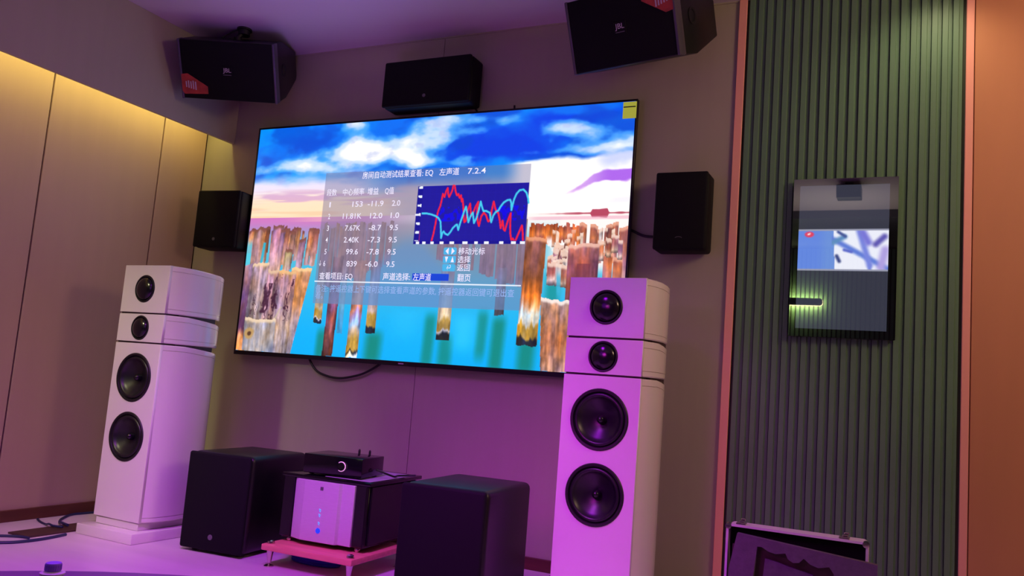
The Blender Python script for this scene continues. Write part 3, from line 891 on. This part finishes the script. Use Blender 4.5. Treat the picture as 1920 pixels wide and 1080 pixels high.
def tower_module(z0, z1, hw, drop_top, groove_top=True, groove_bot=True):
    rings = []
    def ring(z, inset, dz=0.0):
        rings.append([(x, y + 0.014, z - dz * max(0, min(1, (y - 0.10) / 0.25))) for x, y in plan(hw, inset)])
    ring(z0, 0.004)
    ring(z0 + 0.004, 0)
    if groove_bot:
        ring(z0 + 0.019, 0); ring(z0 + 0.0195, 0.003); ring(z0 + 0.0215, 0.003); ring(z0 + 0.022, 0)
    if groove_top:
        ring(z1 - 0.026, 0, drop_top); ring(z1 - 0.0255, 0.003, drop_top); ring(z1 - 0.0235, 0.003, drop_top); ring(z1 - 0.023, 0, drop_top)
    ring(z1 - 0.004, 0, drop_top)
    ring(z1, 0.004, drop_top)
    return loft(rings)


def driver(t, name, z, r, kind):
    if kind == 'woofer':
        d = obj(name, lathe([(r * 0.99, 0.002), (r, -0.001), (r * 0.97, -0.005), (r * 0.90, -0.004), (r * 0.885, 0.001), (r * 0.86, 0.004)], 56, 'Y', (0, 0, z), caps=False), M['rubber'], t, 50)
        prof = [(r * 0.86, 0.004), (r * 0.84, -0.002), (r * 0.79, -0.004), (r * 0.74, -0.002), (r * 0.72, 0.003), (r * 0.60, 0.012), (r * 0.40, 0.024), (r * 0.22, 0.034), (0.0, 0.036)]
        obj('cone', lathe(prof, 56, 'Y', (0, 0, z), caps=False), M['cone'], d, 50)
        obj('phase_plug', lathe([(r * 0.15, 0.033), (r * 0.15, 0.022), (r * 0.12, 0.012), (r * 0.06, 0.006), (0.0, 0.004)], 28, 'Y', (0, 0, z), caps=False), M['dome'], d, 60)
    else:
        d = obj(name, lathe([(r * 0.99, 0.002), (r, -0.001), (r * 0.96, -0.004), (r * 0.88, -0.003), (r * 0.84, 0.003)], 48, 'Y', (0, 0, z), caps=False), M['rubber'], t, 50)
        prof = [(r * 0.86, 0.003)] + [(r * 0.84 * math.cos(a), 0.004 - r * 0.42 * math.sin(a)) for a in np.linspace(0.02, math.pi / 2, 9)]
        obj('dome', lathe(prof, 48, 'Y', (0, 0, z), caps=False), M['dome'], d, 60)
    return d


def baffle(z0, z1, hw, holes):
    """front plate with round openings for the drivers"""
    cu = bpy.data.curves.new('b', 'CURVE')
    cu.dimensions = '2D'
    cu.fill_mode = 'BOTH'
    def spline(pts):
        s = cu.splines.new('POLY')
        s.points.add(len(pts) - 1)
        for p, q in zip(s.points, pts):
            p.co = (q[0], q[1], 0, 1)
        s.use_cyclic_u = True
    spline([(-hw, z0), (hw, z0), (hw, z1), (-hw, z1)])
    for z, r in holes:
        spline([(r * math.cos(a), z + r * math.sin(a)) for a in np.linspace(0, 2 * math.pi, 48, endpoint=False)])
    cu.extrude = 0.0075
    cu.bevel_depth = 0.0015
    cu.bevel_resolution = 1
    cu.offset = -0.0015
    o = bpy.data.objects.new('b', cu)
    COL.objects.link(o)
    bpy.context.view_layer.update()
    me = bpy.data.meshes.new_from_object(o.evaluated_get(bpy.context.evaluated_depsgraph_get()))
    bpy.data.objects.remove(o)
    bm = bmesh.new()
    bm.from_mesh(me)
    for v in bm.verts:
        v.co = (v.co.x, 0.009 - v.co.z, v.co.y)
    bpy.data.meshes.remove(me)
    return bm


def tower(label, loc, rz, sx=1.0):
    t = thing('floorstanding_speaker', label, 'speaker', loc, (0, 0, rz), 'tall white floorstanding speakers')
    hw = 0.146
    obj('plinth', box(-0.178, 0.178, -0.055, 0.40, 0.0, 0.045, 0.004, 2), M['white'], t, 40)
    bm = box(-0.135, 0.135, 0.006, 0.37, 0.045, 0.078, 0.003, 1)
    obj('plinth_step', bm, M['white'], t, 40)
    obj('joint_core', loft([[(x, y + 0.018, z) for x, y in plan(hw - 0.006, 0, 0.30) if y > 0.045] for z in (0.82, 1.04)]), M['gap'], t)
    obj('joint_strip', box(-hw + 0.004, hw - 0.004, 0.008, 0.10, 0.852, 0.868), M['gap'], t)
    obj('joint_strip', box(-hw + 0.004, hw - 0.004, 0.008, 0.10, 0.986, 1.001), M['gap'], t)
    specs = [('lower_cabinet', 0.080, 0.857, 0.020, [('woofer', 0.440, 0.110, 'woofer'), ('woofer', 0.703, 0.110, 'woofer')]),
             ('middle_cabinet', 0.864, 0.990, 0.018, [('midrange', 0.927, 0.056, 'dome')]),
             ('upper_cabinet', 0.997, 1.213, 0.006, [('tweeter', 1.105, 0.063, 'dome')])]
    for nm, z0, z1, dr, drs in specs:
        bm = tower_module(z0, z1, hw, dr)
        bmesh.ops.delete(bm, geom=[f for f in bm.faces if all(v.co.y < 0.0145 for v in f.verts)], context='FACES')
        c = obj(nm, bm, M['white'], t, 40)
        obj('baffle', baffle(z0, z1, hw, [(d[1], d[2] * 0.985) for d in drs]), M['white'], c)
        for d in drs:
            driver(t, *d)
            obj('driver_cup', lathe([(d[2] * 0.985, 0.002), (d[2] * 0.985, 0.050), (0, 0.0501)] , 40, 'Y', (0, 0, d[1]), caps=False), M['gap'], c)
    return t


tl = tower('tall white floorstanding speaker on a plinth, left of the television', (-3.128, 2.70, 0), R(-1.5))
tr = copy_tree(tl)
tr['label'] = 'tall white floorstanding speaker lit magenta, right of the television and low black subwoofer'
tr.location = (-0.975, 2.85, 0)
tr.rotation_euler = (0, 0, R(-1.5))


# ------------------------------------------------------------------ subwoofers
def subwoofer(label, loc, rz, w, d, h):
    t = thing('subwoofer', label, 'subwoofer', loc, (0, 0, rz), 'black cube subwoofers on the floor')
    obj('cabinet', box(-w / 2, w / 2, 0.022, d, 0.012, h, 0.024, 4), M['black'], t, 40)
    obj('grille', box(-w / 2 + 0.001, w / 2 - 0.001, 0.0, 0.021, 0.013, h - 0.001, 0.0104, 3), M['grille'], t, 40)
    obj('badge', lathe([(0.0, -0.002), (0.011, -0.002), (0.012, 0.001)], 20, 'Y', (0, 0, 0.07)), M['logo_dim'], t, 40)
    for sx in (-1, 1):
        for sy in (0.06, d - 0.05):
            obj('foot', lathe([(0.018, 0.0), (0.018, 0.012)], 16, 'Z', (sx * (w / 2 - 0.045), sy, 0)), M['rubber'], t)
    return t


subwoofer('black cube subwoofer between the left white speaker and the amplifier', (-2.612, 2.742, 0), R(4.5), 0.32, 0.42, 0.416)
subwoofer('black cube subwoofer between the amplifier and the right white speaker', (-1.404, 2.528, 0), R(3.2), 0.322, 0.44, 0.44)

# ------------------------------------------------------------------ amplifier stand, amplifier, small player
rk = thing('amplifier_stand', 'low pink-lit wooden stand on metal spikes carrying the silver amplifier', 'stand', (-2.107, 2.732, 0), (0, 0, R(1.2)))
sw, sd = 0.218, 0.42
obj('shelf_board', box(-sw, sw, 0, sd, 0.066, 0.09, 0.004, 2), M['pinkwood'], rk, 40)
for sx in (-1, 1):
    for yy in (0.028, sd - 0.028):
        xx = sx * (sw - 0.026)
        lg = obj('leg', lathe([(0.0, 0.006), (0.004, 0.006), (0.008, 0.02), (0.015, 0.066)], 20, 'Z', (xx, yy, 0)), M['metal'], rk, 40)
        obj('floor_disc', lathe([(0.020, 0.0), (0.020, 0.004), (0.012, 0.007), (0.0, 0.007)], 20, 'Z', (xx, yy, 0)), M['metal'], lg, 40)
        obj('knob', lathe([(0.013, 0.09), (0.015, 0.093), (0.014, 0.101), (0.008, 0.104), (0.0, 0.105)], 20, 'Z', (xx, yy, 0)), M['metal'], rk, 40)

am = thing('amplifier', 'tall amplifier with folded silver front and black sides on the low stand', 'amplifier', (-2.125, 2.835, 0.0905), (0, 0, R(3.0)))
aw = 0.200
obj('chassis', box(-aw, aw, 0.024, 0.41, 0.022, 0.262, 0.003, 1), M['black'], am, 40)
obj('top_plate', box(-aw - 0.014, aw + 0.014, 0.004, 0.44, 0.262, 0.277, 0.003, 2), M['gloss'], am, 40)
obj('top_inset', box(-0.02, aw - 0.004, 0.03, 0.40, 0.2765, 0.2785, 0.0008, 1), mat('lilac_top_sheet', lin(176, 164, 188), 0.35), am)
obj('base_plate', box(-aw + 0.004, aw - 0.004, 0.014, 0.41, 0.016, 0.024, 0.002, 1), M['gloss'], am)
for s in (-1, 1):
    obj('side_panel', box(min(s * aw, s * (aw + 0.010)), max(s * aw, s * (aw + 0.010)), 0.03, 0.405, 0.028, 0.258, 0.002, 1), M['black'], am)
obj('front_pillar', box(-aw, -0.150, 0.004, 0.026, 0.022, 0.262, 0.003, 1), M['black'], am)
obj('front_pillar', box(0.150, aw, 0.004, 0.026, 0.022, 0.262, 0.003, 1), M['black'], am)
fp = [(-0.148, 0.024), (-0.148, 0.014), (-0.086, -0.012), (0.080, -0.012), (0.088, 0.002), (0.148, -0.002), (0.148, 0.024)]
fpo = obj('front_panel', prism(fp, 0.020, 0.260, 'Z', 0.0012, 1), M['silver'], am, 20)
obj('maker_mark', box(-0.008, 0.006, -0.0128, -0.0119, 0.226, 0.240), M['logo_dim'], fpo)
for zz in (0.146, 0.126, 0.094):
    p = [(-0.004, -0.0126, zz + 0.006), (0.004, -0.0126, zz + 0.002), (-0.003, -0.0126, zz - 0.001), (0.003, -0.0126, zz - 0.005)]
    obj('indicator', tube(p, 0.0016, 6, 0), M['cyanled'], fpo)
obj('power_button', lathe([(0.0, -0.004), (0.006, -0.004), (0.0068, -0.002), (0.0095, -0.003), (0.011, 0.0)], 24, 'Y', (-0.001, -0.0122, 0.066), caps=False), M['blueled'], fpo, 40)
for sx in (-1, 1):
    for yy in (0.03, 0.37):
        obj('foot', lathe([(0.007, 0.0), (0.012, 0.006), (0.012, 0.012), (0.008, 0.017)], 18, 'Z', (sx * 0.165, yy, 0)), M['metal'], am, 40)

pl = thing('media_player', 'small black player box with a glowing ring knob on top of the amplifier', 'player', (-2.118, 2.868, 0.3695), (0, 0, R(8.0)))
obj('case', box(-0.135, 0.135, 0.0, 0.20, 0.006, 0.084, 0.003, 2), M['gloss'], pl, 40)
for sx in (-1, 1):
    for yy in (0.03, 0.17):
        obj('foot', lathe([(0.010, 0.0), (0.010, 0.006)], 16, 'Z', (sx * 0.11, yy, 0)), M['rubber'], pl)
kn = obj('volume_knob', lathe([(0.0, -0.014), (0.015, -0.014), (0.017, -0.012), (0.017, 0.0)], 32, 'Y', (0.045, 0, 0.046), caps=False), M['gloss'], pl, 40)
ring = [(0.045 + 0.0185 * math.cos(a), -0.009, 0.046 + 0.0185 * math.sin(a)) for a in np.linspace(-2.2, 2.3, 30)]
obj('lit_ring', tube(ring, 0.0022, 6, 0), M['ring'], kn)
for xx in (0.02, 0.07):
    obj('antenna_stub', lathe([(0.005, 0.084), (0.005, 0.098), (0.003, 0.104)], 12, 'Z', (xx, 0.19, 0)), M['rubber'], pl)
tag(obj('cable', tube([(-1.985, 2.99, 0.405), (-1.96, 3.02, 0.392), (-1.945, 3.07, 0.3765), (-1.955, 3.12, 0.3755), (-1.93, 3.16, 0.3765), (-1.90, 3.17, 0.38)], 0.004), M['cable']),
    'thin black cable from the player box across the amplifier top', 'cable')

# ------------------------------------------------------------------ floor clutter
tag(obj('floor_strip', box(-3.466, -3.335, 2.445, 3.05, 0.0, 0.008, 0.001, 1), M['strip']),
    'dark brown flat plank on the floor beside the left white speaker', 'strip')  # thin dark brown strip lying flat on the floor
cz = 0.005
tag(obj('cable', tube([(-3.66, 2.72, cz), (-3.60, 2.69, cz), (-3.531, 2.668, cz), (-3.475, 2.642, cz + 0.012), (-3.43, 2.63, cz + 0.012), (-3.38, 2.64, cz + 0.012)], 0.005), M['bluecable']),
    'dark blue cable on the floor crossing the front of the brown plank', 'cable')
tag(obj('cable', tube([(-3.64, 3.10, cz), (-3.66, 2.98, cz), (-3.665, 2.90, cz), (-3.60, 2.80, cz), (-3.54, 2.745, cz), (-3.475, 2.70, cz + 0.013), (-3.40, 2.68, cz + 0.013)], 0.006), M['bluecable']),
    'dark blue cable along the left baseboard bending over the brown plank', 'cable')
tag(obj('cable', tube([(-3.52, 2.28, cz), (-3.424, 2.383, cz), (-3.375, 2.421, cz), (-3.345, 2.432, cz), (-3.315, 2.436, cz)], 0.006), M['bluecable']),
    'short blue cable end in front of the brown plank', 'cable')
tag(obj('cable', tube([(-3.37, 2.22, cz), (-3.305, 2.304, cz), (-3.275, 2.352, cz), (-3.262, 2.441, cz), (-3.272, 2.53, cz), (-3.285, 2.585, cz)], 0.007), M['bluecable']),
    'blue cable on the floor leading up to the left white speaker base', 'cable')
cb = bmesh.new()  # blue coil added where blue light shows on the shaded floor
for k in range(4):
    p = [(-2.20 + 0.115 * math.cos(a), 2.93 + (0.05 + 0.004 * k) * math.sin(a), 0.008 + 0.012 * k) for a in np.linspace(0, 2 * math.pi, 25)]
    tube(p, 0.007, 6, 0, cb)
tag(obj('blue_light_coil', cb, mat('bright_blue_coil', lin(40, 40, 190), 0.4)), 'blue coil added for the blue light on the floor under the amplifier stand', 'cable')
tag(obj('cable', tube([(-1.32, 3.36, 0.012), (-1.22, 3.30, 0.012), (-1.14, 3.28, 0.012), (-1.06, 3.30, 0.012), (-0.98, 3.37, 0.012)], 0.011), M['cable']),
    'thick black cable on the floor behind the right white speaker', 'cable')

# ------------------------------------------------------------------ wall display on the fluted wall
dp = thing('wall_display', 'portrait black touch panel on the green fluted wall showing a blue and white picture', 'display', (0, 0, 0))
dx0, dx1, dz0, dz1, dy = -0.4175, -0.0315, 1.079, 1.7145, 3.46
obj('housing', box(dx0, dx1, dy + 0.004, YB - 0.011, dz0, dz1, 0.006, 2), M['tvframe'], dp, 40)
sx0, sx1, sz0, sz1 = -0.393, -0.062, 1.111, 1.687
Mg = mat('black_glass', lin(8, 8, 12), 0.015, ior=2.6)
bm = bmesh.new()
for a in ((dx0, sx0, dz0, dz1), (sx1, dx1, dz0, dz1), (sx0, sx1, dz0, sz0), (sx0, sx1, sz1, dz1)):
    box(a[0], a[1], dy, dy + 0.005, a[2], a[3], 0, 1, bm)
obj('bezel', bm, Mg, dp)


def paint_panel(W=100, H=174):
    U, V = np.meshgrid((np.arange(W) + 0.5) / W, (np.arange(H) + 0.5) / H)
    img = np.zeros((H, W, 3)); img[:] = (52, 54, 68)
    def mix(c, a):
        nonlocal img
        a = np.clip(a, 0, 1)[..., None]
        img = img * (1 - a) + np.array(c, float) * a
    v0, v1 = (sz1 - 1.500) / (sz1 - sz0), (sz1 - 1.3505) / (sz1 - sz0)
    mix((150, 152, 172), (V > v0 - 0.014) & (V < v1 + 0.016))
    ins = (V > v0) & (V < v1)
    t = (V - v0) / (v1 - v0)
    mix((98, 134, 222), ins)
    mix((112, 150, 214), ins * sstep(0.2, 0.36, U) * 0.6)
    mix((236, 238, 250), ins * (U > 0.395 + 0.03 * t))
    def line(u0, t0, u1, t1, wd, c):
        px, py = (U - u0) * 2.25, t - t0
        dx, dy_ = (u1 - u0) * 2.25, t1 - t0
        k = np.clip((px * dx + py * dy_) / (dx * dx + dy_ * dy_), 0, 1)
        d = np.hypot(px - k * dx, py - k * dy_)
        mix(c, ins * sstep(wd * 1.35, wd * 0.1, d) * (U > 0.38))
    line(0.38, 0.2, 1.0, 1.0, 0.09, (96, 124, 214))
    line(0.40, 0.3, 0.52, 0.15, 0.09, (92, 140, 190))
    line(0.68, 0.0, 0.80, 0.9, 0.10, (120, 134, 222))
    line(0.80, 0.9, 0.80, 1.0, 0.06, (120, 134, 222))
    line(0.45, 0.02, 0.53, 0.14, 0.05, (70, 86, 150))
    line(0.44, 0.66, 0.47, 0.8, 0.06, (60, 72, 130))
    line(0.52, 0.5, 0.60, 0.55, 0.05, (90, 104, 200))
    line(0.72, 0.05, 0.78, 0.30, 0.12, (120, 118, 214))
    line(0.86, 0.35, 0.95, 0.15, 0.10, (96, 88, 176))
    line(0.96, 0.5, 0.92, 0.95, 0.14, (176, 160, 226))
    d = np.hypot((U - 0.128) * 2.25 / 0.13, (t - 0.085) / 0.085)
    mix((226, 60, 96), ins * sstep(1.1, 0.7, d))
    mix((255, 226, 226), ins * sstep(0.5, 0.2, np.hypot((U - 0.125) * 2.25 / 0.12, (t - 0.075 + (U - 0.125)) / 0.07)))
    return img


Mp = vcol_mat('panel_picture', 'shown', 1.0, 2.6, 0.015)
picture('screen', paint_panel(), sx0, sx1, sz0, sz1, dy + 0.0005, Mp, dp)

# ------------------------------------------------------------------ open flight case, lower right
fc = thing('equipment_case', 'open silver-edged equipment case with cut-out foam standing before the green wall', 'case', (-0.305, 2.90, 0), (0, 0, 0))
cw_, ct, cb_ = 0.218, 0.400, 0.05
Mal = mat('case_aluminium', lin(215, 200, 212), 0.35, metal=0.0)


def round_rect(x0, x1, z0, z1, r, n=5):
    pts = []
    for cx_, cz_, a0 in ((x1 - r, z1 - r, 0), (x0 + r, z1 - r, 90), (x0 + r, z0 + r, 180), (x1 - r, z0 + r, 270)):
        for k in range(n + 1):
            a = R(a0 + 90 * k / n)
            pts.append((cx_ + r * math.cos(a), cz_ + r * math.sin(a)))
    return pts


outer = round_rect(-cw_, cw_, cb_, ct, 0.018)
inner = round_rect(-cw_ + 0.0075, cw_ - 0.0075, cb_ + 0.0075, ct - 0.0075, 0.0125)
bm = bmesh.new()
n = len(outer)
rr = [[bm.verts.new((p[0], y, p[1])) for p in poly] for poly, y in ((outer, 0.0), (outer, 0.075), (inner, 0.075), (inner, 0.0))]
for a, b in zip(rr, rr[1:] + rr[:1]):
    for k in range(n):
        bm.faces.new((a[k], a[(k + 1) % n], b[(k + 1) % n], b[k]))
obj('lid_frame', bm, Mal, fc, 40)
obj('lid_lining', prism(round_rect(-cw_ + 0.007, cw_ - 0.007, cb_ + 0.007, ct - 0.007, 0.012), 0.05, 0.07, 'Y'), M['lining'], fc)
for xx in (-0.172, 0.147):
    lt = obj('latch', box(xx - 0.016, xx + 0.016, 0.005, 0.03, ct, ct + 0.006, 0.001, 1), M['metal'], fc)
    bm = box(xx - 0.005, xx + 0.011, 0.008, 0.024, ct + 0.006, ct + 0.013, 0.001, 1)
    box(xx - 0.001, xx + 0.014, 0.010, 0.022, ct + 0.014, ct + 0.021, 0.002, 1, bm)
    obj('latch_hook', bm, M['metal'], lt)
for sx in (-1, 1):
    obj('corner_cap', lathe([(0.0, -0.004), (0.010, -0.003), (0.011, 0.012)], 16, 'Y', (sx * (cw_ - 0.007), 0.0, ct - 0.007), caps=False), M['metal'], fc, 40)
obj('case_base', box(-cw_, cw_, -0.30, 0.06, 0.0, 0.05, 0.006, 2), M['lining'], fc, 40)
obj('base_rim', box(-cw_, cw_, -0.305, 0.065, 0.045, 0.054, 0.003, 1), Mal, fc)


def foam_sheet(outline, hole, y0_, th):
    cu = bpy.data.curves.new('f', 'CURVE')
    cu.dimensions = '2D'
    cu.fill_mode = 'BOTH'
    for pts in ([outline, hole] if hole else [outline]):
        s = cu.splines.new('POLY')
        s.points.add(len(pts) - 1)
        for p, q in zip(s.points, pts):
            p.co = (q[0], q[1], 0, 1)
        s.use_cyclic_u = True
    cu.extrude = th / 2
    o = bpy.data.objects.new('f', cu)
    COL.objects.link(o)
    bpy.context.view_layer.update()
    me = bpy.data.meshes.new_from_object(o.evaluated_get(bpy.context.evaluated_depsgraph_get()))
    bpy.data.objects.remove(o)
    bm = bmesh.new()
    bm.from_mesh(me)
    for v in bm.verts:
        v.co = (v.co.x, y0_ + th / 2 - v.co.z, v.co.y)
    bpy.data.meshes.remove(me)
    return bm


# outline and hole in the case frame (x, z)
fo = [(-0.177, 0.377), (0.246, 0.3405), (0.246, 0.12), (-0.200, 0.12), (-0.200, 0.26)]
fh = [(-0.124, 0.215), (-0.112, 0.343), (-0.098, 0.344), (-0.078, 0.333), (-0.055, 0.328), (-0.024, 0.335), (-0.016, 0.318), (0.0, 0.309), (0.018, 0.312), (0.032, 0.327),
      (0.052, 0.312), (0.076, 0.305), (0.108, 0.313), (0.122, 0.294), (0.128, 0.20)]
obj('foam_insert', foam_sheet(fo, fh, -0.028, 0.025), M['foam'], fc)
obj('foam_backing', box(-0.195, 0.24, -0.002, 0.003, 0.12, 0.338, 0.001, 1), M['lidback'], fc)
obj('foam_block', prism([(-0.10, 0.15), (-0.088, 0.307), (-0.05, 0.302), (-0.012, 0.292), (0.02, 0.287), (0.06, 0.278), (0.06, 0.15)], -0.014, -0.002, 'Y'), M['foam'], fc)

# ------------------------------------------------------------------ table and bottle in the foreground
TZ = 0.27
BX, BY, BZ = -1.2726, 0.9865, 0.444
tb = thing('coffee_table', 'dark round table edge in the lower left foreground', 'table', (-1.035, 0.547, 0), (0, 0, 0))
obj('table_top', lathe([(0.0, TZ - 0.025), (1.200, TZ - 0.025), (1.211, TZ - 0.018), (1.2146, TZ - 0.008), (1.211, TZ), (0.0, TZ)], 96, 'Z'), M['table'], tb, 40)
obj('pedestal', lathe([(0.36, 0.0), (0.36, 0.015), (0.10, 0.03), (0.08, 0.10), (0.08, TZ - 0.025)], 40, 'Z'), M['rubber'], tb, 40)
bt = thing('water_bottle', 'clear plastic water bottle with purple cap on the foreground table', 'bottle', (BX, BY, TZ))
hb = BZ - TZ
obj('body', lathe([(0.0, 0.004), (0.024, 0.0), (0.028, 0.006), (0.028, 0.04), (0.026, 0.045), (0.028, 0.05), (0.028, hb - 0.060), (0.027, hb - 0.045), (0.021, hb - 0.026), (0.0165, hb - 0.015), (0.0135, hb - 0.010), (0.012, hb - 0.008), (0.012, hb - 0.004)], 40, 'Z', caps=False), M['pet'], bt, 40)
obj('neck_ring', lathe([(0.0115, hb - 0.0125), (0.0190, hb - 0.0115), (0.0195, hb - 0.0085), (0.0130, hb - 0.0060)], 32, 'Z'), mat('milky_plastic', lin(225, 205, 228), 0.3), bt, 40)
capbm = lathe([(0.0122, hb - 0.0055), (0.0126, hb - 0.005), (0.0126, hb + 0.0055), (0.0118, hb + 0.0072), (0.0, hb + 0.0072)], 40, 'Z')
for k in range(24):
    b2 = box(-0.0006, 0.0006, 0.0123, 0.0131, hb - 0.004, hb + 0.005)
    b2.transform(Matrix.Rotation(2 * math.pi * k / 24, 4, 'Z'))
    merge(capbm, b2)
obj('cap', capbm, M['cap'], bt, 40)
obj('water', lathe([(0.0, 0.006), (0.0245, 0.006), (0.0265, 0.045), (0.0265, hb - 0.07), (0.0, hb - 0.07)], 32, 'Z'), M['water'], bt, 40)

# ------------------------------------------------------------------ mirrored part of the room behind the viewer
lg = thing('backlit_ledge', 'slim dark ledge with a glowing edge on the ribbed wall behind the viewer', 'ledge', (0, 0, 0))
bx0, bx1, bz0, bz1 = -2.3, -0.765, 1.842, 1.918
obj('ledge_board', prism(round_rect(bx0, bx1, bz0, bz1, 0.03), YF + 0.085, YF + 0.110, 'Y'), M['rear_dark'], lg, 40)
Mled = mat('ledge_led', lin(255, 240, 170), 0.5, emit=(1.0, 0.86, 0.46, 1), estr=18.0)
pp = round_rect(bx0 + 0.004, bx1 - 0.004, bz0 + 0.004, bz1 - 0.004, 0.026)
obj('led_strip', tube([(p[0], YF + 0.072, p[1]) for p in pp + pp[:1]], 0.005, 6, 0), Mled, lg)
obj('wall_light', box(bx0 + 0.05, bx1 - 0.03, YF + 0.070, YF + 0.074, bz0 + 0.02, bz1 - 0.02), mat('ledge_backlight', lin(255, 240, 170), 0.5, emit=(1.0, 0.95, 0.40, 1), estr=190.0), lg)
rs = thing('rear_speaker', 'small black speaker hung from the ceiling above the viewer', 'speaker', (-0.405, 0.2, ZC))
bm = prism([(-0.10, -0.03), (-0.10, -0.115), (0.06, -0.125), (0.09, -0.09), (0.09, -0.03)], -0.088, 0.088, 'X', 0.004, 2)
obj('cabinet', bm, M['black'], rs, 40)
obj('bracket', box(-0.03, 0.03, -0.03, 0.03, -0.035, 0.0, 0.003, 1), M['rubber'], rs)
obj('grille', box(-0.082, 0.082, -0.106, -0.099, -0.112, -0.034, 0.003, 1), M['grille'], rs)
